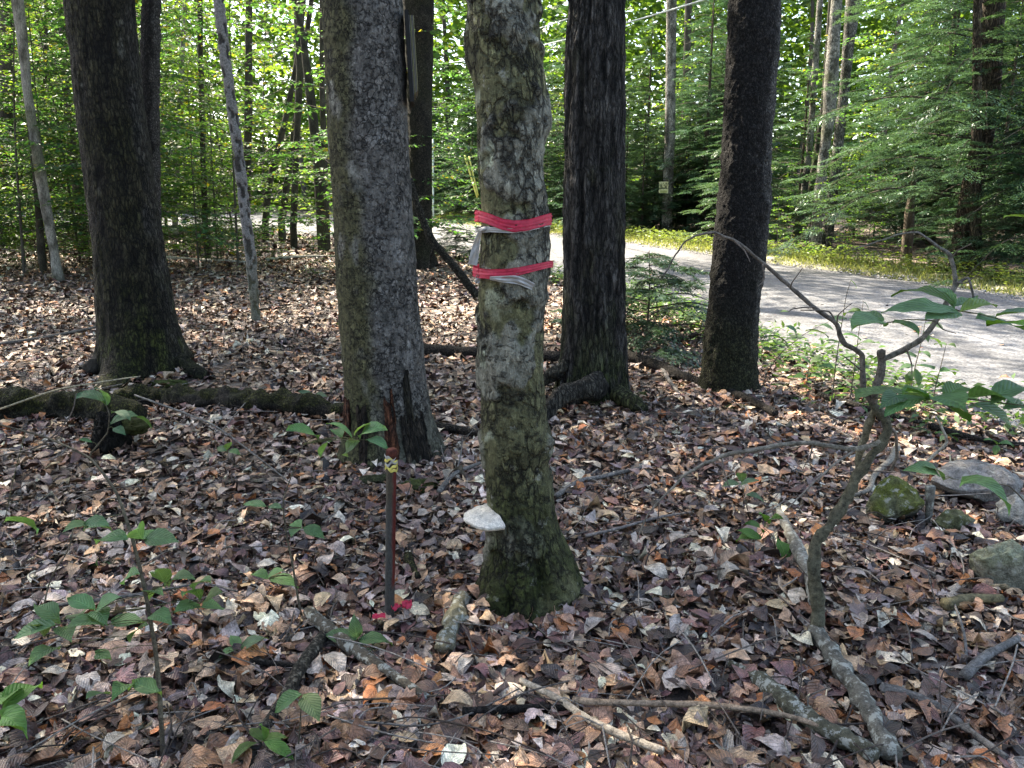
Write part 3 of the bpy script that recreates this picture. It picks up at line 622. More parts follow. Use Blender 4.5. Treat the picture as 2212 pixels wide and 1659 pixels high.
# the largest, nearest leaves one by one
var = []
for k in range(14):
    pf = LOBED if k % 4 == 3 else OVAL
    V, F, c, u = leaves(np.array([[-.5, 0, 0]]), np.array([[1., 0, 0]]), np.array([[0, 0, 1.]]), np.array([1.]), np.array([.5+.25*r.random()]), np.array([.5*r.normal()]), np.array([.45*r.normal()+.2]), (.2, .2, .2), pf, np.array([.5*r.normal()]), .035, r)
    var.append(mk('fallen_leaf', V, F, M_DEADO, c, u))
cnt = 0
while cnt < 300:
    y = 1.25 + 2.0*r.random()**1.3; x = (r.random()*2-1)*(.72*y+.12)
    if x > xn(y)-.3: continue
    o = ob('fallen_leaf', var[r.integers(14)], ground); cnt += 1
    s = .07+.055*r.random()
    o.location = (x, y, hz(x, y)+.030+.014*r.random()); o.scale = (s, s, s); o.rotation_euler = (.3*r.normal(), .3*r.normal(), r.random()*6.283)
    c = leafcol(1, r, np.array([.2, .17, .08, .1, .12, .15, .08, .06, .14, .02])/1.12)[0]; o.color = (*c, 1)
# fine twigs among the leaves
tw = MB()
for k in range(1500):
    y = 1.2+9*r.random()**1.6; x = (r.random()*2-1)*(.78*y+.6)
    if x > xn(y)-.1: continue
    a = r.random()*6.283; l = .08+.42*r.random()**2; z = hz(x, y)+.035+.03*r.random()
    p = spline([(x, y, z), (x+.5*l*math.cos(a)+.02*r.normal(), y+.5*l*math.sin(a)+.02*r.normal(), z+.03*r.random()), (x+l*math.cos(a), y+l*math.sin(a), z+.025*r.normal())], 6)
    V, F, t = tube(p, .0013+.0022*r.random(), 4, False); tw.add(V, F, np.array([(.1, .085, .075), (.22, .2, .18), (.05, .04, .035)][r.integers(3)]))
o = ob('twig_litter', tw.mesh('twig_litter', M_TWIG), ground); o['kind'] = 'stuff'

# ------------------------------------------------------------------ logs, branches, sticks on the ground
def stick(name, label, pts, wu, col, mat=M_TWIG, cat='branch', lift=.5, seg=8, group=None, taper=.6, knob=.12, Y=None, extra=()):
    G = [gnd(*p) if Y is None else at(p[0], p[1], Y) for p in pts]; w = np.broadcast_to(np.asarray(wu, float), (len(pts),))
    rad = np.array([size(a/2, g) for a, g in zip(w, G)])
    if Y is None: G = [g+np.array([0, 0, .034+rr*lift]) for g, rr in zip(G, rad)]
    n = max(10, int(6*len(pts))); P = spline(G, n); R = np.interp(np.linspace(0, 1, n), np.linspace(0, 1, len(rad)), rad)
    if np.ndim(wu) == 0: R = R*np.linspace(1, taper, n)
    sg = seg if R.max() < .03 else 40
    if sg == 40: n = max(60, n*3); P = spline(G, n); R = np.interp(np.linspace(0, 1, n), np.linspace(0, 1, len(rad)), rad)*(1 if np.ndim(wu) else np.linspace(1, taper, n))
    V, F, t = tube(P, R, sg); s = abs(hash(label)) % 97 if False else (sum(map(ord, label)) % 97)
    dirn = V - np.vstack([np.repeat(P, sg, 0), P[:1], P[-1:]]); rr = np.concatenate([np.repeat(R, sg), R[:1], R[-1:]])
    V = V + nrm(dirn)*(rr*(knob*2*fbm(V*(1.2/rr.mean())**.9, 3, s)))[:, None]
    c = np.array(col)[None]*(1+.35*fbm(V*25, 3, s+3))[:, None]
    if mat is M_MOSS or name.startswith('mossy'):
        upn = nrm(dirn)[:, 2]; w_ = sst(.1, .6, upn*.7+.9*fbm(V*8, 4, s+5)); c = c*(1-w_[:, None]) + np.array([.06, .062, .015])*w_[:, None]
    mb = MB(); mb.add(V, F, np.clip(c, .01, 1)); mb.T.append(t)
    base = G[len(G)//2]; o = root(name, base, label, cat, group) if extra else None
    me = mb.mesh(name, mat, base)
    if extra:
        ob('stem', me, o)
        for ep, ew in extra:
            E = [gnd(*p) if Y is None else at(p[0], p[1], Y) for p in ep]
            if Y is None: E = [e+np.array([0, 0, .03+.015*i]) for i, e in enumerate(E)]
            Pe = spline(E, 10); V, F, t = tube(Pe, np.linspace(size(ew/2, E[0]), size(ew/3.4, E[-1]), 10), 6); m2 = MB(); m2.add(V, F, col); m2.T.append(t); ob('side_branch', m2.mesh('side_branch', mat, base), o)
    else: o = tag(ob(name, me, None, base), label, cat, group)
    return o
DK, GR, PL, BR = (.045, .038, .032), (.13, .12, .11), (.26, .24, .21), (.09, .07, .05)
stick('mossy_log', 'rotten mossy log lying from the mossy trunk to the grey beech', [(250, 880), (330, 874), (430, 878), (560, 886), (660, 894), (750, 902)], [44, 52, 50, 54, 46, 40], (.05, .042, .032), M_ROUGH, 'log', .2, knob=.34)
stick('mossy_log', 'thick decayed moss covered log at the left edge behind the stump', [(-60, 905), (40, 905), (150, 905), (250, 912), (300, 918)], [104, 94, 92, 78, 50], (.045, .04, .024), M_ROUGH, 'log', .2, knob=.36)
stick('fallen_log', 'dark straight log behind the grey beech and ribboned tree', [(905, 768), (1033, 775), (1173, 782), (1222, 784)], 24, DK, M_ROUGH, 'log', taper=.9)
stick('fallen_branch', 'black curved branch on the leaves between grey beech and ribboned tree', [(940, 940), (990, 945), (1040, 955)], 24, DK, M_ROUGH)
stick('fallen_log', 'long dark branch running right from the ridged trunk past the rough trunk', [(1345, 778), (1420, 802), (1475, 826), (1541, 850), (1608, 873), (1674, 908)], 22, DK, M_ROUGH, 'log', taper=.7)
stick('grey_stick', 'grey stick leaning down right of the ridged trunk', [(1418, 782), (1440, 825), (1466, 862)], 11, GR)
stick('fallen_branch', 'dark branch along the road edge behind the crooked sapling', [(1768, 866), (1820, 880), (1874, 896), (1941, 916), (1995, 928)], 15, (.07, .06, .05), M_ROUGH)
stick('fallen_branch', 'black limb lying near the road at the right edge above the rocks', [(2010, 935), (2080, 955), (2150, 970), (2230, 975)], 16, DK, M_ROUGH)
stick('fallen_branch', 'thin white branch lying behind the pitted trunk', [(350, 562), (433, 567), (530, 572)], 9, (.4, .39, .36))
stick('fallen_branch', 'thin pale branch lying right of the pitted trunk near the beech', [(575, 566), (640, 560), (730, 558)], 7, (.33, .32, .3))
stick('grey_stick', 'long stick lying left of the large mossy trunk', [(0, 752), (117, 734), (222, 711)], 8, GR)
stick('pale_twig', 'long pale twig lying across the mossy log at left', [(0, 884), (117, 844), (213, 826), (303, 813)], 4.5, (.3, .27, .19), Y=4.75)
stick('dead_branch', 'forked grey branch on the leaves left of the ribboned tree', [(948, 1078), (983, 1038), (1037, 1015)], 12, GR, extra=([((983, 1038), (995, 1000), (1000, 960)), 5],))
stick('dead_branch', 'grey twig lying right of the ribboned tree at mid height', [(1200, 1088), (1253, 1055), (1303, 1045), (1386, 1025)], 13, GR, extra=([((1253, 1055), (1290, 1030)), 7],))
stick('lichen_log', 'thick lichen spotted branch in the lower right corner', [(1755, 1388), (1791, 1439), (1834, 1499), (1874, 1572), (1920, 1665)], [30, 36, 40, 42, 44], (.10, .095, .08), M_LICH, 'log', .6, knob=.3)
stick('lichen_log', 'lichen and moss spotted branch left of the thick lichen branch', [(1575, 1456), (1641, 1499), (1694, 1549), (1768, 1599), (1890, 1668)], [16, 34, 40, 42, 40], (.06, .058, .04), M_LICH, 'log', .5, knob=.3)
stick('lichen_branch', 'pale lichen branch leaning into the foot of the crooked sapling', [(1680, 1120), (1700, 1165), (1714, 1199), (1741, 1259), (1758, 1330)], [12, 22, 28, 28, 26], (.15, .14, .12), M_LICH, 'branch', .9, knob=.25)
stick('dry_stick', 'long brown stick across the bottom, crossing the lichen branches', [(1237, 1552), (1303, 1558), (1475, 1561), (1575, 1568), (1691, 1586), (1774, 1612), (1870, 1648)], 16, (.22, .165, .12), lift=2.6, extra=([((1590, 1567), (1640, 1545), (1668, 1536)), 9],))
stick('dry_stick', 'pale barked stick at the bottom right of centre', [(1125, 1500), (1203, 1542), (1253, 1579), (1320, 1616), (1430, 1662)], [13, 15, 17, 18, 19], (.32, .27, .21), lift=1.8)
stick('black_branch', 'black rotten branch under the long brown stick', [(1000, 1566), (1080, 1560), (1160, 1556), (1237, 1556)], 22, (.03, .026, .024), M_ROUGH)
stick('thin_stick', 'thin straight dark stick left of the bottom centre', [(737, 1544), (870, 1537), (1040, 1527)], 5, BR, lift=4)
stick('thin_stick', 'thin wavy grey stick below the straight dark stick', [(740, 1588), (830, 1593), (904, 1598), (1003, 1577), (1120, 1517)], 6, GR, lift=3)
stick('rotten_branch', 'dark rotten branch with pale end below the stake', [(668, 1345), (737, 1408), (820, 1464), (923, 1533)], [30, 32, 26, 18], (.07, .06, .045), M_LICH, 'branch')
stick('weathered_branch', 'weathered grey split branch at the bottom left', [(700, 1398), (653, 1466), (616, 1539), (566, 1610)], [26, 30, 30, 26], (.15, .13, .1), M_ROUGH, 'branch')
stick('bark_chunk', 'lichen covered bark chunk leaning on the foot of the ribboned tree', [(1005, 1300), (985, 1362), (957, 1428)], [24, 40, 34], (.13, .12, .08), M_LICH, 'bark', .5, knob=.35)
stick('grey_branch', 'grey smooth branch right of the thick lichen branch', [(1901, 1512), (1974, 1532), (2034, 1562), (2084, 1602), (2170, 1665)], 25, (.11, .105, .1), M_TWIG)
stick('grey_branch', 'short grey forked branch near the right edge', [(2080, 1486), (2124, 1444), (2195, 1404)], 25, (.13, .125, .12), extra=([((2085, 1480), (2080, 1400), (2055, 1330)), 8],))
stick('bark_strip', 'green brown bark strip on the leaves at the right', [(2038, 1334), (2090, 1322), (2160, 1320)], 28, (.12, .105, .06), cat='bark', lift=.8)
stick('grey_stick', 'smooth grey stick leaning on the lichen rock at right edge', [(2168, 1272), (2197, 1236), (2225, 1205)], 19, (.16, .16, .16), lift=2.5)
stick('dark_stick', 'short black stick on the leaves left of the stake', [(545, 1448), (585, 1456), (640, 1462)], 16, DK, M_ROUGH)
stick('mossy_stick', 'short dark mossy stick on the leaves right of the stake', [(882, 1222), (893, 1250), (905, 1268)], 22, DK, M_ROUGH)
stick('curved_stick', 'curved grey stick on the leaves below the tall seedling', [(130, 1330), (250, 1315), (330, 1302), (440, 1285), (515, 1300)], 9, GR, lift=1.5)
stick('thin_stick', 'thin dark stick on the leaves right of the ribboned foot', [(1265, 1180), (1330, 1165), (1420, 1140), (1490, 1128)], 8, (.16, .14, .13), lift=2)
stick('thin_stick', 'thin reddish twig at the bottom right crossing leaves', [(1490, 1225), (1640, 1290), (1740, 1370), (1850, 1450), (1960, 1500)], 4.5, (.1, .07, .06), lift=6)
stick('fallen_branch', 'curved pale root like branch beside the mossy round rock', [(1936, 985), (1921, 1015), (1887, 1048), (1874, 1080), (1838, 1095)], 15, (.2, .18, .15), lift=1.4)
stick('pale_stick', 'pale straight stick standing behind the rock slab', [(1990, 1010), (2015, 985), (2044, 956), (2035, 925), (2021, 900)], 8, (.26, .24, .2), Y=3.75)
stick('dead_branch', 'dark dead snag leaning left from the ridged trunk behind the ribboned tree', [(885, 385), (905, 455), (935, 520), (985, 580), (1030, 640)], [14, 15, 16, 17, 18], (.06, .055, .04), M_ROUGH, Y=7.3, extra=([((940, 525), (930, 560), (928, 585)), 8],))
stick('pale_twig', 'long thin pale twig slanting down right from the left log', [(290, 853), (427, 903), (480, 930), (560, 990), (627, 1043)], 4.5, (.2, .18, .16), Y=3.9, extra=([((480, 930), (500, 905), (530, 870)), 3.5],))
stick('thin_twig', 'thin arching twig over the litter in front of the black stump', [(0, 985), (90, 960), (150, 900), (165, 850)], 4, (.12, .1, .085), Y=3.6)
stick('thin_twig', 'bent thin twig left of the tall beech seedling', [(90, 1330), (110, 1250), (150, 1180), (165, 1090)], 4, (.13, .11, .08), Y=2.6)
stick('thin_twig', 'fine twig standing right of the ribboned tree foot', [(1380, 1270), (1400, 1200), (1420, 1130), (1425, 1060)], 3.5, (.1, .075, .07), Y=3.0, extra=([((1400, 1200), (1430, 1170), (1445, 1120)), 2.5],))
stick('thin_twig', 'fine forked twig near the bottom right corner', [(2020, 1640), (2035, 1560), (2030, 1480), (2050, 1420)], 4, (.1, .08, .075), Y=1.95, extra=([((2035, 1560), (2060, 1510)), 3],))
# black clump at left, its colour standing in for the dark cavity under the log
def blobm(seed, sc, n=3, amp=.2, freq=2., flat=0):
    import bmesh
    bm = bmesh.new(); bmesh.ops.create_icosphere(bm, subdivisions=n, radius=1); V = np.array([v.co[:] for v in bm.verts]); F = np.array([[v.index for v in f.verts] for f in bm.faces]); bm.free()
    d = amp*fbm(V*freq, 4, seed) + amp*.35*fbm(V*freq*4, 3, seed+3); V = V*(1+d)[:, None]
    if flat:
        q = nrm(np.random.default_rng(seed).normal(size=(flat, 3)))
        for nn in q:
            t = V@nn; lim = .62; V = V - np.outer(np.maximum(0, t-lim)*.85, nn)
    return V*np.asarray(sc), F
g = gnd(222, 985)
def blob_late(): 
    V, F = blobm(21, (.10, .10, .17), 5, .45, 2.2); st_ = .02*(1-np.abs(vn(V*np.array([40, 40, 5]), 9))); V = V*(1+.0*st_[:, None])+nrm(V*np.array([1, 1, .1]))*st_[:, None]; return V+g+np.array([0, .12, .06]), F
V, F = blob_late(); w_ = sst(.22, .42, V[:, 2]-g[2]+.2*fbm(V*10, 3, 6)); c = np.array([.018, .015, .012])*(1-w_[:, None])+np.array([.05, .055, .015])*w_[:, None]
sr = root('cavity_clump', g, 'black mossy topped clump standing in for the dark cavity under the left log', 'clump')
ob('clump_body', mk('clump_body', V-g, F, M_ROUGH, c), sr)
V, F = blobm(4, (.10, .08, .05), 4, .45, 2.8); mp = at(285, 922, g[1]+.16); ob('moss_cushion', mk('moss_cushion', V+mp-g, F, M_MOSS, np.array([.04, .045, .012])*(1+.6*fbm(V*40, 3, 3))[:, None]), sr)

# root and cavity at the foot of the ridged tree, root buttresses
def rootlimb(tree, pts, w, Y, col, mat=M_RIDGE):
    G = [at(px, py, y) for (px, py), y in zip(pts, Y)]; P = spline(G, 16); R = np.interp(np.linspace(0, 1, 16), np.linspace(0, 1, len(w)), [size(a/2, g_) for a, g_ in zip(w, G)])
    V, F, t = tube(spline(P, 50), np.interp(np.linspace(0, 1, 50), np.linspace(0, 1, 16), R), 26); V = V + .03*np.stack([fbm(V*11, 4, 1), fbm(V*11, 4, 2), fbm(V*11, 4, 3)], 1); b_ = rloc(tree)
    c = np.array(col)*(1+.5*fbm(V*10, 3, 8))[:, None]; ob('root', mk('root', V-b_, [F, t], mat, np.clip(c, .01, 1)), tree)
rootlimb(t7k, [(1290, 835), (1250, 842), (1205, 862), (1178, 895), (1175, 920)], [60, 44, 40, 36, 26], [5.65, 5.5, 5.42, 5.35, 5.3], (.06, .055, .045))
rootlimb(t7k, [(1225, 790), (1195, 808), (1165, 832), (1150, 850)], [36, 26, 20, 14], [5.8, 5.8, 5.85, 5.9], (.07, .065, .05))
rootlimb(t7k, [(1335, 850), (1365, 870), (1395, 885)], [40, 34, 20], [5.6, 5.45, 5.4], (.06, .065, .025))
rootlimb(t1k, [(240, 770), (205, 790), (165, 806)], [60, 36, 16], [6.75, 6.6, 6.55], (.04, .035, .028), M_BARK)
rootlimb(t1k, [(380, 780), (420, 806), (470, 826)], [50, 34, 14], [6.75, 6.6, 6.5], (.026, .028, .01), M_FURR)
rootlimb(t8k, [(1620, 850), (1650, 868), (1680, 885)], [40, 24, 12], [6.2, 6.05, 5.9], (.045, .05, .022), M_ROUGH)
# moss skirts as clumps at trunk feet
def moss(parent, px, py, sc, seed, dy=0, col=(.05, .062, .016)):
    g_ = gnd(px, py)+np.array([0, dy, 0]); V, F = blobm(seed, sc, 4, .35, 2.4); V = V + .006*np.stack([vn(V*90, 1), vn(V*90, 2), vn(V*90, 3)], 1)
    ob('moss_cushion', mk('moss_cushion', V+g_-rloc(parent), F, M_MOSS, np.array(col)*(1+.6*fbm(V*35, 3, 7))[:, None]), parent)
moss(t4k, 905, 1055, (.13, .07, .05), 3); moss(t4k, 810, 1050, (.1, .06, .05), 8, .05, (.035, .04, .016)); moss(t8k, 1590, 885, (.1, .05, .04), 5); moss(t6k, 1075, 1366, (.05, .03, .016), 6); moss(t7k, 1385, 860, (.07, .05, .05), 12); moss(t1k, 350, 830, (.2, .06, .04), 13)
moss(t4k, 725, 700, (.07, .04, .02), 14, 0, (.09, .11, .02))

# ------------------------------------------------------------------ rocks
def rock(label, px, py, w, hgt, dpt, seed, col, mossc=None, flat=4, rz=0, sink=.3):
    g_ = gnd(px, py); V, F = blobm(seed, (w/2, dpt/2, hgt/2), 5, .26, 1.5, flat+3)
    ca, sa = math.cos(rz), math.sin(rz); V = V @ np.array([[ca, sa, 0], [-sa, ca, 0], [0, 0, 1]])
    n = fbm(V*9, 4, seed); c = np.array(col)*(1+.35*n)[:, None]
    if mossc is not None:
        k = sst(-.15, .35, fbm(V*7+4, 3, seed+2)+V[:, 2]/hgt*1.2); c = c*(1-k[:, None])+np.array(mossc)*k[:, None]
    V = V + .004*np.stack([vn(V*60, 1), vn(V*60, 2), vn(V*60, 3)], 1)
    o = ob('rock', mk('rock', V, F, M_ROCK, np.clip(c, .01, 1)), None, g_+np.array([0, dpt*.35, hgt*(.5-sink)])); return tag(o, label, 'rock', 'rocks at the right')
rock('round green mossy rock left of the slab', 1940, 1138, .27, .24, .25, 2, (.14, .14, .11), (.09, .105, .022), 2, sink=.12)
rock('wide grey slab rock with a dark overhanging face', 2130, 1105, .5, .22, .44, 5, (.2, .19, .18), None, 7, .3, sink=.06)
rock('small low grey rock with moss spot below the slab', 2068, 1155, .2, .13, .17, 7, (.19, .19, .18), (.1, .105, .05), 3, sink=.25)
rock('grey rock cut by the right edge beside the slab', 2225, 1150, .22, .2, .2, 9, (.24, .235, .215), None, 4, sink=.2)
rock('square lichen covered rock near the right edge', 2178, 1288, .25, .24, .2, 12, (.2, .2, .16), (.2, .21, .14), 6, .2, sink=.12)
stick('lichen_stick', 'short lichen stick wedged between the round rock and the slab', [(2010, 1050), (2008, 1090), (2006, 1135)], 21, (.14, .135, .12), M_LICH, Y=3.45)

# ------------------------------------------------------------------ stake, flags, ribbons, fungus, signs, wires
M_STEEL = mat_bark('painted_steel', (1, 1, .4), 60, 240, .3, .002, .25, rough=.55); M_PINK = mat_plain('pink_tape', (.6, .035, .085), .5, .4, 60, .3, .4, trans=.3)
M_WHITE = mat_plain('faded_tape', (.42, .41, .4), .5, .4, 40, .25, .2, trans=.2); M_YEL = mat_plain('yellow_tape', (.6, .52, .13), .5, .4, 60, .4); M_RUST = mat_plain('rusty_cap', (.07, .02, .014), .8, .2, 60, .5)
sb = gnd(842, 1352); st_y = sb[1]+.02; top = at(846, 972, st_y); bot = at(841, 1352, st_y)
pts = np.array([bot+(top-bot)*t_ for t_ in np.linspace(-.12, 1, 60)]); V, F, t = tube(pts, size(11, bot)*.96, 24)
ang = np.arctan2(V[:, 1]-np.interp(V[:, 2], pts[:, 2], pts[:, 1]), V[:, 0]-np.interp(V[:, 2], pts[:, 2], pts[:, 0]))
hh = (V[:, 2]-bot[2])/(top[2]-bot[2]); red = sst(-1.15, -.95, ang+.12*vn(V*30, 3))*sst(.22, .26, hh)*sst(.97, .9, hh)*(ang < 1.5)
c = np.array([.05, .05, .048])*(1-red[:, None])+np.array([.085, .013, .011])*red[:, None]; k = sst(.6, .8, hh)*(1-red); c = c*(1-k[:, None]*.6)+np.array([.06, .045, .025])*k[:, None]*.6
stake = root('marker_stake', bot, 'dark metal stake with red stripe and yellow tape near its top', 'stake')
ob('pole', mk('pole', V-bot, [F, t], M_STEEL, c), stake)
rs = size(11, bot); V, F, t = tube([top+np.array([0, 0, -.035]), top+np.array([0, 0, -.002]), top+np.array([0, 0, .004])], [rs*1.06, rs*1.06, rs*.9], 24); ob('cap', mk('cap', V-bot, [F, t], M_RUST, (.1, .02, .02)), stake)
tc = at(845, 1000, st_y)
for q in range(5):
    a = np.linspace(0, 6.283, 40); zc = tc[2]-.02+.011*q; pp = np.stack([tc[0]+rs*1.12*np.cos(a), st_y+rs*1.12*np.sin(a), zc+.006*np.sin(a*2+q*1.7)+.004*np.sin(a*5+q)], 1)
    up = np.array([0, 0, .0055]); V = np.concatenate([pp-up, pp+np.array([[math.cos(x)*.0018, math.sin(x)*.0018, 0] for x in a]), pp+up]); n = 40
    F = np.concatenate([np.stack([np.arange(n-1)+k*n, np.arange(1, n)+k*n, np.arange(1, n)+(k+1)*n, np.arange(n-1)+(k+1)*n], 1) for k in (0, 1)])
    ob('tape_wrap', mk('tape_wrap', V-bot, F, [M_YEL, M_WHITE][q in (2, 4)], (.5, .5, .5)), stake)
def crumple(label, px, py, w, l, seed, rz, lift=.065):
    g_ = gnd(px, py)+np.array([0, 0, lift]); n = 14; m = 6; u, v = np.meshgrid(np.linspace(-.5, .5, n), np.linspace(-.5, .5, m), indexing='ij'); p = np.stack([u.ravel()*3, v.ravel()*3, 0*u.ravel()+seed], 1)
    V = np.stack([u.ravel()*l, v.ravel()*w, .5*w*fbm(p*1.4, 3, seed)], 1); V[:, 0] += .3*w*vn(p, seed+1); V[:, 1] += .3*w*vn(p, seed+2)
    i, j = np.meshgrid(np.arange(n-1), np.arange(m-1), indexing='ij'); F = np.stack([i*m+j, (i+1)*m+j, (i+1)*m+j+1, i*m+j+1], -1).reshape(-1, 4)
    o = tag(ob('flagging_scrap', mk('flagging_scrap', V, F, M_PINK), None, g_), label, 'ribbon', 'pink scraps at the foot of the stake'); o.rotation_euler = (.5, .1, rz); return o
crumple('crumpled pink tape scrap lying right of the stake', 880, 1338, .028, .04, 3, .2)
crumple('upright pink tape tail touching the right foot of the stake', 856, 1346, .022, .045, 5, 1.1, .07)
crumple('flat pink tape scrap lying left of the stake foot', 820, 1362, .02, .05, 8, .3, .06)

def ribbon(parent, pxs, name, mat, key, lift=.007, wrap=True, folds=3, seed=1):
    """band round a trunk: pxs = (px, py centre, width) across the visible side"""
    T = TR[key]; X_ = []; base = np.array(parent.location)
    px = np.array(pxs, float); us = np.linspace(0, 1, 70)
    s = np.linspace(0, 1, len(px)); cxp = np.interp(us, s, px[:, 0]); cyp = np.interp(us, s, px[:, 1]); wp = np.interp(us, s, px[:, 2])
    P = []
    for a, b_ in zip(cxp, cyp):
        z = at(a, b_, T['Y'])[2]
        for _ in range(3):
            r_ = float(np.interp(z, T['z'], T['r']))+lift+.004; c0 = float(np.interp(z, T['z'], T['cx']))
            d = ray(a, b_); # nearest hit of the viewing line with the trunk circle
            k = d[:2]; f = np.array([-c0, -T['Y']]); A = k@k; B = 2*(f@k); Cc = f@f-r_*r_; D = B*B-4*A*Cc
            tt_ = (-B-math.sqrt(D))/(2*A) if D > 0 else -B/(2*A); p = np.array([0, 0, CAMZ])+d*tt_; z = p[2]
            if D <= 0: v = p[:2]-np.array([c0, T['Y']]); v = v/np.linalg.norm(v)*r_; p = np.array([c0+v[0], T['Y']+v[1], z])
        P.append(p)
    P = np.array(P); W = np.array([size(w, p) for w, p in zip(wp, P)])
    if wrap:
        a0 = math.atan2(P[0][1]-T['Y'], P[0][0]-np.interp(P[0][2], T['z'], T['cx'])); a1 = math.atan2(P[-1][1]-T['Y'], P[-1][0]-np.interp(P[-1][2], T['z'], T['cx']))
        a1u = a1; a0u = a0+2*math.pi if a0 < a1 else a0
        aa = np.linspace(a1u, a0u if a0u > a1u else a0u+2*math.pi, 40)[1:]; zz = np.linspace(P[-1][2], P[0][2], 40)[1:]
        rr = np.interp(zz, T['z'], T['r'])+lift+.006; Q = np.stack([np.interp(zz, T['z'], T['cx'])+rr*np.cos(aa), T['Y']+rr*np.sin(aa), zz], 1)
        W = np.concatenate([W, np.linspace(W[-1], W[0], 40)[1:]]); P = np.vstack([P, Q])
    n = len(P); m = 9; ctr = np.stack([np.interp(P[:, 2], T['z'], T['cx']), np.full(n, T['Y']), P[:, 2]], 1); out = nrm(P-ctr); V = np.zeros((n, m, 3))
    for k in range(m):
        f = k/(m-1)-.5; cr = .0022*math.sin(k*2.4)+.0018*vn(np.stack([np.arange(n)*.12, np.full(n, k*.9), np.full(n, seed)], 1), seed)
        V[:, k] = P+np.array([0, 0, 1.])*(f*W)[:, None]+out*(.003+cr)[:, None]
    i, j = np.meshgrid(np.arange(n-1), np.arange(m-1), indexing='ij'); F = np.stack([i*m+j, (i+1)*m+j, (i+1)*m+j+1, i*m+j+1], -1).reshape(-1, 4)
    return ob(name, mk(name, V.reshape(-1, 3)-base, F, mat), parent)
def tail(parent, pts, Y, mat, name='loose_end', seed=2):
    base = np.array(parent.location); G = np.array([at(p[0], p[1], y) for p, y in zip(pts, Y)]); w = np.array([size(p[2], g_) for p, g_ in zip(pts, G)])
    n = 26; P = spline(G, n); W = np.interp(np.linspace(0, 1, n), np.linspace(0, 1, len(w)), w); T = nrm(np.gradient(P, axis=0)); sdv = nrm(np.cross(T, np.array([0, 1., 0])))
    m = 7; V = np.zeros((n, m, 3))
    for k in range(m): V[:, k] = P+sdv*((k/(m-1)-.5)*W)[:, None]+np.array([0, 1., 0])*(.004*math.sin(k*2.1)+.003*np.sin(np.arange(n)*.5+k))[:, None]
    i, j = np.meshgrid(np.arange(n-1), np.arange(m-1), indexing='ij'); F = np.stack([i*m+j, (i+1)*m+j, (i+1)*m+j+1, i*m+j+1], -1).reshape(-1, 4)
    return ob(name, mk(name, V.reshape(-1, 3)-base, F, mat), parent)
fr = TR['t6']['Y']-.13
rp_ = root('marking_ribbon', at(1110, 489, fr), 'upper wide pink ribbon with knotted white ribbon below it on the trunk', 'ribbon', 'ribbons on the flaky trunk')
ribbon(rp_, [(1036, 466, 24), (1060, 474, 24), (1085, 484, 24), (1110, 489, 25), (1140, 486, 24), (1182, 474, 25)], 'pink_band', M_PINK, 't6', .013)
ribbon(rp_, [(1034, 498, 10), (1060, 496, 11), (1110, 497, 13), (1140, 494, 10), (1183, 485, 8)], 'white_band', M_WHITE, 't6', .009, seed=5)
V, F = blobm(5, (.018, .014, .011), 3, .4, 2.); kp = at(1049, 495, fr+.045); ob('knot', mk('knot', V+kp-np.array(rp_.location), F, M_WHITE), rp_)
tail(rp_, [(1038, 498, 8), (1031, 520, 13), (1026, 545, 19), (1021, 572, 20)], [fr+.05, fr+.06, fr+.06, fr+.06], M_WHITE)
rq = root('marking_ribbon', at(1110, 587, fr), 'lower narrow pink ribbon with a white loose end on the trunk', 'ribbon', 'ribbons on the flaky trunk')
ribbon(rq, [(1035, 590, 22), (1060, 592, 21), (1100, 590, 19), (1130, 584, 17), (1184, 571, 14)], 'pink_band', M_PINK, 't6', .013, seed=9)
tail(rq, [(1058, 601, 7), (1085, 603, 14), (1112, 604, 18), (1132, 610, 17), (1152, 619, 15)], [fr-.012, fr-.014, fr-.016, fr-.014, fr-.01], M_WHITE)
tail(rq, [(1037, 592, 12), (1033, 600, 12), (1031, 612, 8)], [fr+.06]*3, M_WHITE)

# bracket fungus
fz = at(1070, 1112, TR['t6']['Y']-.075); nA, nR = 40, 14; u, v = np.meshgrid(np.linspace(-.35, math.pi*1.02, nA), np.linspace(0, 1, nR), indexing='ij')
sx, sy = .118, .155
def shell(z_off, thin):
    x = -np.sin(u)*v*sx*(1+.05*np.sin(u*5)+.03*np.sin(u*11)); y = -np.cos(u)*v*sy*.62*(1+.04*np.sin(u*7))
    z = z_off*np.sqrt(np.maximum(0, 1-v**4))+.012*(1-v)+.004*fbm(np.stack([x.ravel()*70, y.ravel()*70, 0*x.ravel()], 1), 3, 4).reshape(x.shape)
    z = z+y*.12+x*.05
    return np.stack([x, y, z], -1).reshape(-1, 3)
top_, bot_ = shell(.008, 0), shell(-.034, 0); i, j = np.meshgrid(np.arange(nA-1), np.arange(nR-1), indexing='ij')
Fq = np.stack([i*nR+j, (i+1)*nR+j, (i+1)*nR+j+1, i*nR+j+1], -1).reshape(-1, 4); nn_ = nA*nR; e = np.arange(nA-1)*nR+nR-1
rim = np.stack([e, e+nR, e+nR+nn_, e+nn_], 1)
M_FUN = mat_bark('bracket_fungus', (1, 1, 1), 60, 200, .8, .006, .3, rough=.8)
tag(ob('bracket_fungus', mk('bracket_fungus', np.vstack([top_, bot_]), np.vstack([Fq, Fq[:, ::-1]+nn_, rim]), M_FUN, np.tile((np.array([.62, .58, .51])[None]*(.78+.22*np.sin(np.tile(v.ravel(), 2)*16+1)[:, None]*.35+.22*np.tile(v.ravel(), 2)[:, None])), (1, 1))), None, fz), 'white bracket fungus shelf jutting from the left foot of the ribboned tree', 'fungus')

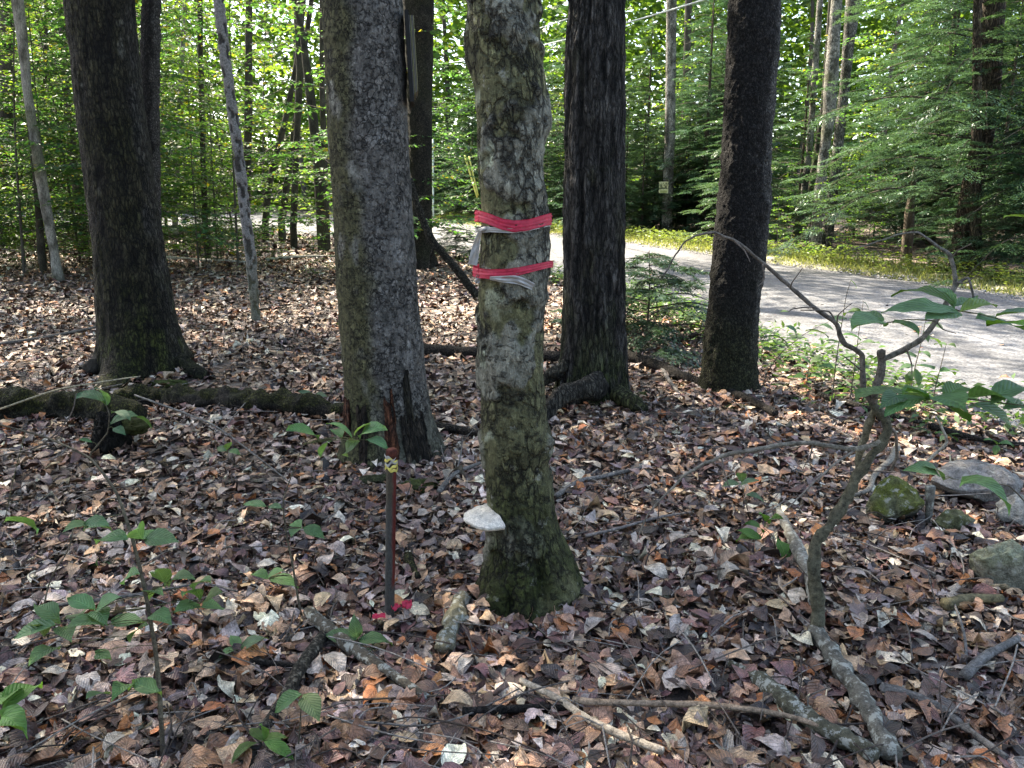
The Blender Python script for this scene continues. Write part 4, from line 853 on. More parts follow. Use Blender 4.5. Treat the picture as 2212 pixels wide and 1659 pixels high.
# edge-on stack of sign plates nailed to the right side of the grey beech
M_BLK = mat_plain('black_matte', (.012, .012, .012), .8, .2, 20, .3); M_EDGE = mat_plain('plate_edge', (.2, .19, .1), .6, .4, 40, .3); M_EDGE2 = mat_plain('plate_edge_grey', (.15, .148, .15), .6, .4, 40, .3)
sY = TR['t4']['Y']-.10; sp0 = at(876, 120, sY); sroot = root('trail_sign', sp0, 'stack of thin sign plates seen edge on, nailed to the grey beech', 'sign')
ax0, ax1 = at(878, 34, sY), at(889, 210, sY); tilt = math.atan2(ax0[0]-ax1[0], ax0[2]-ax1[2])
for q, (dx, mat_, nm) in enumerate([(-.016, M_BLK, 'dark_strip'), (-.002, M_EDGE2, 'plate'), (.008, M_EDGE, 'plate'), (.017, M_EDGE2, 'plate'), (.026, M_EDGE, 'plate')]):  # first entry: thicker near-black strip left of the plates
    thk = .022 if q == 0 else .0035; c_, s_ = math.cos(tilt), math.sin(tilt); Ht = (ax0[2]-ax1[2])*(1.12 if q == 0 else 1-.02*q)
    yaw = math.atan2(sp0[0], sp0[1]); Ry = np.array([[math.cos(yaw), math.sin(yaw), 0], [-math.sin(yaw), math.cos(yaw), 0], [0, 0, 1]])
    V, F = box((dx*.72, .10+.01*q, .006*q), (thk, .24, Ht), Ry @ np.array([[c_, 0, s_], [0, 1, 0], [-s_, 0, c_]]))
    mid = (ax0+ax1)/2; ob(nm, mk(nm, V+mid-sp0, F, mat_, None, None, False), sroot)
# small posted sign on the far trunk
T9 = TR['t9']; sY9 = T9['Y']-float(np.interp(2., T9['z'], T9['r']))-.05; s9 = at(1433.5, 405, sY9); wS = size(20, s9); hS = size(24, s9)
pr = root('posted_sign', s9, 'small pale yellow square notice on the straight trunk across the road', 'sign')
V, F = box((0, 0, 0), (wS, .012, hS)); pan = ob('panel', mk('panel', V, F, mat_plain('notice_paper', (.72, .70, .38), .6, .3, 12, .12), None, None, False), pr)
ink = mat_plain('notice_ink', (.06, .06, .035), .8, .2, 30, .3); V, F = box((0, -.0085, -hS*.36), (wS*.72, .004, hS*.2)); ob('colour_band', mk('colour_band', V, F, mat_plain('notice_band', (.5, .5, .18), .7, .3, 20, .2), None, None, False), pan)
rm = np.random.default_rng(4)
for row, zr in enumerate((.36, .21, .06, -.1)):
    x = -.38
    while x < .34:
        w_ = .03+.05*rm.random(); hgt_ = (.11, .11, .13, .08)[row]*(.7+.5*rm.random())
        if rm.random() < .8:
            V, F = box(((x+w_/2)*wS, -.0085, zr*hS), (w_*wS, .004, hgt_*hS)); ob('print_mark', mk('print_mark', V, F, ink, None, None, False), pan)
        x += w_+.035
# yellow guy wire guards and slim post across the road
M_GUARD = mat_plain('yellow_plastic', (.5, .47, .1), .5, .5, 10, .15)
for lab, p0, p1, w in (('left yellow guy wire guard across the road', (1004, 336), (1031, 412), 4.2), ('right thinner yellow guy wire guard across the road', (1013, 338), (1033, 408), 3.5)):
    a_, b_ = at(p0[0], p0[1], 33), at(p1[0], p1[1]+14, 32.4); V, F, t = tube(np.array([b_+(a_-b_)*k for k in np.linspace(0, 1, 8)]), size(w/2, a_), 8)
    tag(ob('guy_wire_guard', mk('guy_wire_guard', V-b_, [F, t], M_GUARD), None, b_), lab, 'guard', 'yellow guards')
a_, b_ = at(935.5, 300, 30), at(936, 452, 30); V, F, t = tube(np.array([b_+(a_-b_)*k for k in np.linspace(-.1, 1, 8)]), size(1.8, a_), 8)
tag(ob('marker_post', mk('marker_post', V-b_, [F, t], mat_plain('pale_post', (.45, .55, .5), .5, .4, 10, .1)), None, b_), 'slim pale post beside the dark trunk across the road', 'post')
M_WIRE = mat_plain('wire', (.42, .48, .5), .4, .5, 5, .1)
for lab, pA, pB in (('lower overhead wire crossing behind the ridged trunk', (1100, 118), (1560, -5)), ('upper overhead wire crossing behind the ridged trunk', (1100, 84), (1420, -26))):
    a_, b_ = at(*pA, 24), at(*pB, 13); d_ = b_-a_; pts = np.array([a_+d_*k+np.array([0, 0, -.5*(.25-(k-.5)**2)*.4+.05]) for k in np.linspace(-.9, 2.2, 40)]); V, F, t = tube(pts, .014, 6)
    tag(ob('overhead_wire', mk('overhead_wire', V-a_, [F, t], M_WIRE), None, a_), lab, 'wire', 'overhead wires')

# ------------------------------------------------------------------ understory saplings (shared variants)
def sapling_variant(seed, H, nl, spread, lsize, col, zmin=.12, leafk=1.0):
    r = np.random.default_rng(seed); fm, wd = MB(), MB()
    lean = r.normal(size=2)*.06*H; stem = spline([(0, 0, -.1), (lean[0]*.3, lean[1]*.3, H*.45), (lean[0], lean[1], H)], 24)
    V, F, t = tube(stem, np.linspace(.0035*H+.004, .003, 24), 7); sm = MB(); sm.add(V, F, (.075, .068, .055))
    B, D, U, Lz = [], [], [], []
    for k in range(nl):
        f = zmin+(1-zmin)*(k+r.random())/nl; p0 = np.array([np.interp(f, np.linspace(0, 1, 24), stem[:, q]) for q in range(3)])
        a = k*2.4+r.normal()*.5; l = spread*(.45+.75*r.random())*(1.05-.65*f); dv = np.array([math.cos(a), math.sin(a), 0])
        tip = p0+dv*l+np.array([0, 0, .12*l*r.normal()+.06*l]); mid = (p0+tip)/2+np.array([.08*l*r.normal(), .08*l*r.normal(), .12*l])
        P = spline([p0, mid, tip], 12); V, F, t = tube(P, np.linspace(.008, .002, 12)*(.6+l*.4), 3, False); wd.add(V, F, (.07, .06, .05))
        ntw = max(4, int(l/.105)); sdv = np.array([-dv[1], dv[0], 0])
        for q in range(ntw):
            g = .22+.78*(q+.5)/ntw; b0 = np.array([np.interp(g, np.linspace(0, 1, 12), P[:, e]) for e in range(3)]); sg = 1 if q % 2 else -1
            tl = (.22+.4*r.random())*l*.55*(1.15-g)+.12; td = nrm(dv*.65+sdv*sg*(.7+.3*r.random())+np.array([0, 0, .1*r.normal()-.05])); e0 = b0+td*tl
            wd.add(*tube(np.array([b0, (b0+e0)/2+np.array([0, 0, .01]), e0]), [.0025, .002, .001], 3, False)[:2], (.07, .06, .05))
            m = max(3, int(tl/(.052*lsize/.085))); s = (np.arange(m)+.6)/m; pos = b0+(e0-b0)*s[:, None]; sgn = np.where(np.arange(m) % 2, 1, -1)
            tn = np.cross(np.array([0, 0, 1.]), td); ld = td*.75+tn*sgn[:, None]*.85+r.normal(size=(m, 3))*.18; ld[:, 2] -= .12
            B.append(pos); D.append(ld); U.append(np.tile([0, 0, 1.], (m, 1))+r.normal(size=(m, 3))*.3); Lz.append(lsize*(.7+.5*r.random(m)))
    B, D, U, Lz = map(np.concatenate, (B, D, U, Lz)); m = len(B)
    c = np.array(col)*(.7+.6*r.random((m, 1)))*(1+.1*r.normal(size=(m, 3))); yel = r.random(m) < .04; c[yel] = np.array([.16, .15, .03])
    fm.add(*rhomb(B, D, U, Lz, Lz*.6, .12, np.clip(c, .005, 1)))
    return sm.mesh('stem', M_TWIG), wd.mesh('branches', M_TWIG), fm.mesh('foliage', M_LEAF), m
GREENS = [(.062, .135, .034), (.05, .122, .042), (.082, .148, .028), (.042, .105, .046)]
SAP = [sapling_variant(100+i, [3.2, 4.6, 5.8, 7.0, 2.2, 6.4][i], [24, 33, 38, 42, 22, 38][i], [1.5, 2.0, 2.4, 2.6, 1.2, 2.5][i], [.1, .105, .11, .115, .095, .11][i], GREENS[i % 4], [.12, .1, .12, .14, .15, .1][i]) for i in range(6)]
def put_sapling(i, x, y, rz, sc, label, group):
    o = root('leafy_sapling', (x, y, hz(x, y)), label, 'sapling', group); o.rotation_euler = (0, 0, rz); o.scale = (sc, sc, sc)
    for nm, me in zip(('stem', 'branches', 'foliage'), SAP[i]): ob(nm, me, o)
    return o
def where_left(px, y):
    w = 'left of the mossy trunk' if px < 160 else 'behind the mossy trunk' if px < 400 else 'around the pitted trunk' if px < 560 else 'behind the stem cluster' if px < 710 else 'between beech and ribboned tree'
    return ('near ' if y < 18 else 'mid distance ' if y < 27 else 'far ')+'green understory sapling '+w
def where_right(px, y, what):
    w = 'between beech and ribboned tree' if px < 1100 else 'right of the ribboned tree' if px < 1225 else 'behind the ridged trunk' if px < 1350 else 'between ridged and rough trunks' if px < 1560 else 'behind the rough trunk' if px < 1670 else 'behind the leaning trunk' if px < 1900 else 'near the right edge'
    return ('near ' if y < 19 else 'mid distance ' if y < 30 else 'far ')+what+' across the road '+w
def pxof(x, y): return 1106+FOC*x/(y*math.cos(PITCH)+.2)
r = np.random.default_rng(31)
GL = 'leafy saplings in the left understory'
n = 0
for k in range(400):
    if n >= 84: break
    y = (14 if r.random() < .85 else 12)+24*r.random(); px = r.uniform(-250, 960); x = ray(px, 500)[0]/ray(px, 500)[1]*y
    if x > xn(y)-1.2 or (y < 14 and px > 420) or (555 < px < 725 and y < 24): continue
    put_sapling([0, 1, 2, 3, 4, 5, 2, 3][r.integers(8)], x, y, r.random()*6.28, (.8+.45*r.random())*(1 if y < 22 else 1.35), where_left(px, y), GL); n += 1
for k in range(26):
    y = r.uniform(13, 21); px = r.uniform(-120, 700); x = ray(px, 500)[0]/ray(px, 500)[1]*y
    put_sapling([4, 0][k % 2], x, y, r.random()*6.28, .3+.3*r.random(), 'low '+where_left(px, y), GL)
for k in range(26):
    y = r.uniform(20, 44); x = float(xf(y))+r.uniform(1.2, 14)
    if 1390 < pxof(x, y) < 1475 and y < 27 or 930 < pxof(x, y) < 1060 and y < 33: continue
    put_sapling(r.integers(6), x, y, r.random()*6.28, .8+.5*r.random(), where_right(pxof(x, y), y, 'leafy sapling'), 'leafy saplings across the road')
for lab, px, py, i, sc in (('yellow green maple sapling in front of the sunlit leaning trunk', 1800, 575, 4, .75), ('low bright sapling left of the sunlit leaning trunk', 1690, 560, 4, .6), ('low yellow green sapling under the hemlock boughs', 1890, 575, 0, .55)):
    g_ = gnd(px, py); put_sapling(i, g_[0], g_[1]+.4, r.random()*6, sc, lab, None)

# ------------------------------------------------------------------ hemlocks
def bough_template(seed, L=1.0, dens=1.0):
    r = np.random.default_rng(seed); B, D, W, Lz = [], [], [], []
    n = int(20*dens)
    for k in range(n):
        t = (k+.5)/n; p = np.array([t*L, 0, -.16*t*t*L]); sg = 1 if k % 2 else -1
        l = (.42*(1-t)**.8+.07)*L*(.75+.5*r.random()); d = nrm(np.array([.75, sg*.8, -.12+.1*r.normal()])); m = max(3, int(l/.035))
        s = (np.arange(m)+.5)/m; pos = p+d*(s*l)[:, None]+np.array([0, 0, -1])*(.12*(s*l)**1.5)[:, None]
        tn = np.array([-d[1], d[0], 0]); sg2 = np.where(np.arange(m) % 2, 1, -1)
        ld = d*.7+tn*sg2[:, None]*.75+r.normal(size=(m, 3))*.15
        B.append(pos); D.append(ld); Lz.append((.05+.035*r.random(m))*(1.15-.5*s)*L**.5)
    return np.concatenate(B), np.concatenate(D), np.concatenate(Lz)
BT = [bough_template(i) for i in range(5)]
def hemlock(seed, H, nlimb, lmax, zmin, col, maxl=None, bias=None, sub=.27):
    r = np.random.default_rng(seed); fm, wd = MB(), MB(); B, D, L = [], [], []
    for k in range(nlimb):
        f = zmin+(1-zmin)*(k+r.random())/nlimb; a = k*2.4+.4*r.normal()
        if bias is not None and r.random() < .8: a = bias+1.0*r.normal()
        l = lmax*(1.05-f)**.8*(.65+.5*r.random())+.15; dv = np.array([math.cos(a), math.sin(a), 0]); p0 = np.array([0, 0, f*H])
        P = spline([p0, p0+dv*l*.5+np.array([0, 0, .05*l]), p0+dv*l+np.array([0, 0, -(.08+.22*r.random())*l])], 12); V, F, t = tube(P, np.linspace(.012, .003, 12)*(.5+l*.5), 3, False); wd.add(V, F, (.055, .045, .035))
        nb = max(2, int(l/sub)); sdv = np.array([-dv[1], dv[0], 0]); dead = r.random() < .12
        for q in range(nb+1):
            if dead or r.random() < .13: continue
            g = .15+.85*q/nb; b0 = np.array([np.interp(g, np.linspace(0, 1, 12), P[:, e]) for e in range(3)]); sg = 1 if q % 2 else -1
            bd = dv if q == nb else nrm(dv*.7+sdv*sg*(.35+.7*r.random())+np.array([0, 0, .2*r.normal()-.12])); s_ = min(.8, (.35+.5*(1-g))*l*.5+.24)*(.55+.7*r.random())
            tb, td, tl = BT[r.integers(5)]; ex = bd; ey = nrm(np.cross(np.array([0, 0, 1.]), ex)); ez = np.cross(ex, ey); M_ = np.stack([ex, ey, ez])
            kp_ = r.random(len(tb)) < .92; B.append(b0+(tb[kp_]*s_)@M_); D.append(td[kp_]@M_+.12*r.normal(size=(kp_.sum(), 3))); L.append(tl[kp_]*(.6+.4*s_)*1.1)
    B, D, L = map(np.concatenate, (B, D, L)); m = len(B); c = np.array(col)*(.7+.6*r.random((m, 1)))
    fm.add(*rhomb(B, D, np.tile([0, 0, 1.], (m, 1))+.2*r.normal(size=(m, 3)), L*1.08, L*.4, .1, c))
    return wd.mesh('branches', M_TWIG), fm.mesh('foliage', M_HEM), m
HEM = [hemlock(200+i, [2.6, 4.2, 6.0, 7.5][i], [30, 46, 58, 70][i], [1.0, 1.4, 1.8, 2.1][i], .06, [(.058, .12, .058), (.048, .105, .06), (.055, .11, .05), (.042, .095, .055)][i]) for i in range(4)]
HH = [2.6, 4.2, 6.0, 7.5]
STEMS = []
for hgt in HH:
    V, F, t = tube(spline([(0, 0, -.2), (.02, .02, hgt*.5), (0, 0, hgt)], 20), np.linspace(.011*hgt, .004, 20), 8); STEMS.append(mk('stem', V, F, M_TWIG, (.06, .045, .035)))
def put_hem(i, x, y, rz, sc, label, group=None):
    o = root('young_hemlock', (x, y, hz(x, y)), label, 'hemlock', group); o.rotation_euler = (0, 0, rz); o.scale = (sc, sc, sc)
    for nm, me in zip(('stem', 'branches', 'foliage'), (STEMS[i],)+HEM[i][:2]): ob(nm, me, o)
    return o
r = np.random.default_rng(58); n = 0
for k in range(400):
    if n >= 70: break
    y = r.uniform(9.5, 46); x = float(xf(y))+1.1+9*r.random()**1.4
    if y < 20 and x > 1.0*y: continue
    px = 1106+FOC*x/y
    if px < 900 or px > 2450 or (1690 < px < 2050 and y < 21): continue
    if (1405 < px < 1462 and y < 27) or (930 < px < 1060 and y < 33): continue
    put_hem([0, 1, 2, 3, 1, 2][r.integers(6)], x, y, r.random()*6.28, .75+.5*r.random(), where_right(px, y, 'young hemlock'), 'young hemlocks across the road'); n += 1
# big hemlock crown with lit boughs reaching left
bw, bf, m_ = hemlock(300, 9.5, 58, 3.6, .13, (.07, .135, .075), bias=math.pi*1.02, sub=.24)
ob('branches', bw, HB); ob('foliage', bf, HB)
# low hemlock seedling beside the ridged trunk, dark feathery
g_ = gnd(1395, 735); sd_w, sd_f, m_ = hemlock(305, .95, 20, 1.25, .1, (.034, .07, .038), sub=.17)
o = root('hemlock_seedling', g_, 'low feathery hemlock seedling between the ridged and rough trunks', 'hemlock'); V, F, t = tube(spline([(0, 0, -.05), (.02, 0, .5), (0, 0, .95)], 12), np.linspace(.014, .003, 12), 7)
ob('stem', mk('stem', V, F, M_TWIG, (.05, .04, .03)), o); ob('branches', sd_w, o); ob('foliage', sd_f, o)
g_ = gnd(985, 560); o2 = dup(o, g_, 1.3, .75, 'small hemlock seedling at the road edge left of the ribboned tree')
# overhanging evergreen boughs between the two dark trunks, upper centre
# ------------------------------------------------------------------ distant woodland (one mass)
r = np.random.default_rng(91); m = 200000
y = 46+34*r.random(m); px = r.uniform(-700, 2900, m); x = (px-1106)/FOC*y; z = 30*r.random(m)**1.15
dn = fbm(np.stack([x*.16, y*.16, z*.22], 1), 4, 61); k = dn > -.55+.022*z; x, y, z = x[k], y[k], z[k]; m = len(x)
c = np.array([.07, .13, .03])*(.6+.8*r.random((m, 1))); c[r.random(m) < .3] *= np.array([.7, .85, 1.15])
fw = MB(); d = r.normal(size=(m, 3)); d[:, 2] *= .35
fw.add(*rhomb(np.stack([x, y, h(x, y)+z], 1), d, np.tile([0, 0, 1.], (m, 1))+.5*r.normal(size=(m, 3)), (.46+.4*r.random(m)), .42, .2, c))
tag(ob('distant_woodland', fw.mesh('distant_woodland', M_LEAF)), 'distant sunlit woodland closing the view', 'woodland', None, 'stuff')
for q in range(26):
    yy = r.uniform(36, 60); px = r.uniform(-50, 2260); xx = (px-1106)/FOC*yy
    if xn(yy)-1 < xx < xf(yy)+1: continue
    if q == 0: pass
    V, F, t = tube(spline([(0, 0, -.3), (.2*r.normal(), .2*r.normal(), 8), (.5*r.normal(), .5*r.normal(), 17)], 16), np.linspace(.16, .07, 16)*(.7+.7*r.random()), 9)
    tag(ob('forest_tree', mk('forest_tree', V, F, M_BARK, (.06, .052, .042)), None, (xx, yy, hz(xx, yy))), 'bare dark trunk of the distant woodland', 'tree', 'distant trunks')

# ------------------------------------------------------------------ verge grass and weeds
r = np.random.default_rng(14); gb = MB(); m = 26000
y = 8+34*r.random(m)**1.2; w = r.random(m); x = xf(y)-.15+1.0*w**1.5+.14*r.normal(size=m); hgt = (.05+.17*w)*(.6+.8*r.random(m))
k = fbm(np.stack([x*1.5, y*1.5, 0*x], 1), 3, 5) > -.2; x, y, hgt = x[k], y[k], hgt[k]; m = len(x)
d = np.stack([.4*r.normal(size=m), .4*r.normal(size=m), np.ones(m)], 1); c = np.array([.19, .215, .095])*(.6+.8*r.random((m, 1)))
gb.add(*rhomb(np.stack([x, y, h(x, y)-.01], 1), d, r.normal(size=(m, 3)), hgt, .012+.02*r.random(m), .25, c))
m = 9000; y = 8+30*r.random(m)**1.2; x = xf(y)+.15+.95*r.random(m); d = r.normal(size=(m, 3)); d[:, 2] = .2
gb.add(*rhomb(np.stack([x, y, h(x, y)+.04+.28*r.random(m)**1.5], 1), d, np.tile([0, 0, 1.], (m, 1))+.4*r.normal(size=(m, 3)), .07+.06*r.random(m), .05, .2, np.array([.12, .17, .055])*(.6+.8*r.random((m, 1)))))
m = 4200; y = 5+12*r.random(m); x = xn(y)-.3+.35*r.normal(size=m); d = r.normal(size=(m, 3)); d[:, 2] = .3
gb.add(*rhomb(np.stack([x, y, h(x, y)+.02+.22*r.random(m)**1.8], 1), d, np.tile([0, 0, 1.], (m, 1))+.4*r.normal(size=(m, 3)), .05+.06*r.random(m), .036, .2, np.array([.065, .125, .045])*(.6+.8*r.random((m, 1)))))
tag(ob('verge_grass', gb.mesh('verge_grass', M_GRASS)), 'bright sunlit grass and low weeds along the far road edge', 'grass', None, 'stuff')
r = np.random.default_rng(15); pb = MB(); m = 5000; y = 5+25*r.random(m)**1.3; f = r.random(m); f = np.where(f < .5, .10*r.random(m)**2, 1-.12*r.random(m)**1.5); x = xn(y)*(1-f)+xf(y)*f
s = .012+.03*r.random(m)**3; oct_ = np.array([(1, 0, 0), (-1, 0, 0), (0, 1, 0), (0, -1, 0), (0, 0, 1), (0, 0, -1)], float); of = np.array([(0, 2, 4), (2, 1, 4), (1, 3, 4), (3, 0, 4), (2, 0, 5), (1, 2, 5), (3, 1, 5), (0, 3, 5)])
V = (oct_[None]*(.7+.6*r.random((m, 6, 1)))*s[:, None, None]*np.array([1, 1, .6])+np.stack([x, y, h(x, y)+.035], 1)[:, None]).reshape(-1, 3); F = (of[None]+(np.arange(m)*6)[:, None, None]).reshape(-1, 3)
pb.add(V, F, np.repeat(np.array([.26, .25, .245])*(.5+.9*r.random((m, 1))), 6, axis=0)); o = ob('gravel', pb.mesh('gravel', M_ROCK, None, False), road); o['kind'] = 'stuff'

# ------------------------------------------------------------------ near plants: stems and single leaves traced from the photograph
GN = np.array([.1, .195, .085])
def leaf_part(parent, b, t, L, W, prof=OVAL, col=GN, fold=.25, curl=-.25, up=(0, -.25, 1), sgn=-1, seed=0, name='leaf'):
    """leaf from base point b (3D) towards pixel t; its length L fixes how far the tip comes forward or back"""
    rr = np.random.default_rng(seed+int(t[0]*7+t[1])); lo_, best = None, None
    for Yt in np.linspace(b[1]-L*.95, b[1]+L*.95, 41):
        p = at(t[0], t[1], Yt); e = abs(np.linalg.norm(p-b)-L)
        if (Yt-b[1])*sgn < 0: e += .004
        if best is None or e < best: best, lo_ = e, p
    d = lo_-b; ln = np.linalg.norm(d); c = np.array(col)*(.8+.4*rr.random())*(1+.06*rr.normal(size=3))
    V, F, c_, u = leaves(b[None], d[None], np.array([up])+.15*rr.normal(size=(1, 3)), np.array([ln]), np.array([W]), np.array([fold]), np.array([curl+.1*rr.normal()]), c, prof, np.array([.2*rr.normal()]), .012, rr)
    base = rloc(parent)
    return ob(name, mk(name, V-base, F, M_NEAR, np.clip(c_, .005, 1), u), parent)
def twig_part(parent, pts, w, name='stem', col=(.1, .085, .06), mat=M_TWIG, seg=8, n=None, knob=.0):
    n = n or 8*len(pts); P = spline(pts, n); A0 = np.array(pts); tq = np.linspace(0, 1, n)
    if len(pts) > 2: P = .45*P+.55*np.stack([np.interp(tq, np.linspace(0, 1, len(pts)), A0[:, e]) for e in range(3)], 1)
    R = np.interp(np.linspace(0, 1, n), np.linspace(0, 1, len(w)), w); V, F, t = tube(P, R, seg)
    if knob: V = V + (knob*R.mean()*2)*np.stack([fbm(V*22, 3, 1), fbm(V*22, 3, 2), fbm(V*22, 3, 3)], 1)
    c = np.array(col)*(1+.4*fbm(V*30, 3, 4))[:, None]
    return ob(name, mk(name, V-np.array(parent.location), [F, t], mat, np.clip(c, .01, 1)), parent)
def seedling(label, basepx, stem, lvs, Lm=.09, Wr=.6, sw=3.5, dY=0, prof=OVAL, col=GN, name='seedling', cat='seedling', hang=None, sidew=1.6):
    """stem: pixels from the ground up; lvs: (base px, base py, tip px, tip py[, length factor])"""
    g_ = gnd(*basepx); r_ = root(name, g_, label, cat); Yb = g_[1]
    S = [g_-np.array([0, 0, .02])] + [at(p[0], p[1], Yb+dY*(i+1)) for i, p in enumerate(stem)]
    rad = [size(sw/2, g_)*(1-.7*k/max(1, len(S)-1)) for k in range(len(S))]
    if len(S) > 1: twig_part(r_, S, rad)
    Sp = spline(S, 40) if len(S) > 1 else np.array(S)
    spx = np.array([((p[0]/(depth(p)))*FOC+1106, 829.5-FOC*((p[2]-CAMZ)*math.cos(PITCH)+p[1]*math.sin(PITCH))/depth(p)) for p in Sp])
    for k, l in enumerate(lvs):
        bx, by, tx, ty = l[:4]; j = int(np.argmin((spx[:, 0]-bx)**2+(spx[:, 1]-by)**2)); q = Sp[j]; b = at(bx, by, q[1]+.02*math.sin(k*2.3))
        if np.hypot(spx[j, 0]-bx, spx[j, 1]-by) > 6: twig_part(r_, [q, (q+b)/2+np.array([0, 0, .008]), b], [size(sidew/2, g_)]*3, 'petiole', (.1, .1, .05), n=8, seg=5)
        ext = np.hypot(tx-bx, ty-by)*depth(b)/FOC; L = max(ext*1.03, Lm*(l[4] if len(l) > 4 else 1.))
        leaf_part(r_, b, (tx, ty), L, L*Wr, prof, col, seed=k, sgn=-1 if k % 3 else 1)
    return r_
seedling('tall thin beech seedling with many green leaves in the left foreground', (352, 1648), [(345, 1500), (335, 1400), (312, 1270), (285, 1160), (252, 1065), (195, 990), (100, 945), (-20, 912)],
    [(275, 1160, 205, 1170), (312, 1168, 388, 1172), (308, 1165, 300, 1140), (312, 1165, 350, 1148), (205, 1140, 135, 1150), (180, 1140, 242, 1145), (10, 1125, 82, 1150, 1.2), (355, 1265, 335, 1235), (362, 1265, 420, 1248), (205, 1318, 145, 1295), (208, 1318, 262, 1290), (205, 1322, 232, 1350),
     (130, 1340, 75, 1308), (120, 1350, 30, 1380), (130, 1356, 155, 1385), (130, 1398, 62, 1432), (225, 1350, 140, 1358), (240, 1342, 315, 1345), (320, 1350, 280, 1388), (440, 1300, 480, 1278), (432, 1308, 375, 1325), (436, 1310, 485, 1315), (430, 1295, 395, 1288), (205, 1410, 240, 1425, .7),
     (350, 1500, 285, 1475), (280, 1490, 240, 1515), (235, 1500, 185, 1510), (300, 1240, 268, 1262), (318, 1290, 352, 1280), (325, 1330, 372, 1352), (160, 1345, 178, 1325), (95, 1375, 60, 1352), (420, 1270, 455, 1258)], Lm=.09, sw=11, dY=.012)
seedling('slender seedling with leaf clusters left of the stake', (655, 1340), [(645, 1300), (632, 1220), (618, 1150), (612, 1080), (640, 1000), (655, 960)],
    [(580, 1250, 542, 1242), (582, 1250, 645, 1270), (578, 1248, 615, 1232), (650, 1140, 632, 1130), (655, 1140, 702, 1165), (650, 1142, 628, 1160), (575, 1095, 525, 1090, .8), (580, 1095, 610, 1100, .8), (690, 945, 620, 925), (715, 950, 690, 985), (760, 945, 705, 915), (775, 945, 835, 925), (770, 950, 745, 985), (790, 950, 838, 970), (765, 940, 800, 915), (740, 945, 715, 930)], Lm=.085, sw=6, dY=.01)
seedling('broad leaved seedling beside the rotten branch below the stake', (765, 1410), [(770, 1385)], [(770, 1382, 700, 1372), (772, 1380, 765, 1325), (776, 1384, 848, 1392), (776, 1388, 842, 1438)], Lm=.1, Wr=.5, sw=5)
seedling('three leaved seedling on the litter left of the stake', (525, 1420), [(520, 1402)], [(520, 1402, 498, 1372), (520, 1402, 472, 1422), (522, 1402, 578, 1378)], Lm=.075, Wr=.5, sw=3)
seedling('two leaved seedling at the bottom left of centre', (640, 1640), [(648, 1570), (652, 1500)], [(652, 1500, 594, 1540, 1.1), (654, 1502, 690, 1560, 1.1)], Lm=.09, sw=5)
seedling('bright toothed seedling near the bottom edge', (572, 1640), [(568, 1600)], [(568, 1600, 540, 1575), (568, 1600, 625, 1595), (570, 1602, 635, 1642), (566, 1604, 500, 1648), (568, 1600, 560, 1565)], Lm=.07, Wr=.4, sw=3, col=(.1, .19, .05))
seedling('leafy seedling cut by the left edge near the bottom', (-30, 1640), [(0, 1560), (5, 1520)], [(5, 1520, 38, 1490, 1.2), (4, 1530, 92, 1480, 1.1), (2, 1550, 55, 1585, 1.2), (0, 1560, -40, 1600, 1.)], Lm=.1, sw=5, col=(.09, .18, .05))
seedling('sprout with drooping leaves beside the black clump', (198, 1000), [(195, 982), (232, 935), (236, 895), (228, 872)], [(228, 872, 162, 858), (232, 875, 205, 838), (240, 890, 282, 905), (238, 915, 328, 925), (245, 925, 272, 940), (200, 955, 170, 950, .6)], Lm=.1, sw=5, col=(.07, .15, .08))
seedling('small seedling with one leaf pair in the left middle litter', (495, 1000), [(492, 980)], [(490, 975, 468, 968), (494, 975, 520, 985), (490, 972, 498, 955)], Lm=.085, sw=3)
seedling('lone pale green leaf sprout beside the grey beech', (680, 875), [(676, 858)], [(676, 856, 645, 845), (678, 856, 708, 858)], Lm=.1, sw=3, col=(.1, .17, .09))
seedling('seedling with small leaf pair among litter left of the tall seedling', (210, 1235), [(212, 1222)], [(212, 1222, 190, 1228, .8), (214, 1222, 240, 1218, .8), (212, 1222, 212, 1208, .7)], Lm=.05, sw=2)
seedling('dark green seedling left of the crooked sapling foot', (1680, 1200), [(1670, 1160), (1650, 1140)], [(1640, 1160, 1592, 1145), (1645, 1162, 1590, 1170), (1650, 1150, 1610, 1130), (1680, 1165, 1700, 1215, 1.2), (1660, 1130, 1690, 1118), (1655, 1125, 1640, 1108)], Lm=.08, sw=3.5, col=(.06, .14, .03))
seedling('pale seedling spray left of the crooked sapling at mid height', (1620, 1120), [(1610, 1075), (1600, 1045)], [(1600, 1050, 1640, 1038), (1598, 1046, 1560, 1052), (1602, 1042, 1600, 1022), (1610, 1070, 1650, 1085)], Lm=.085, sw=3, col=(.07, .13, .075))
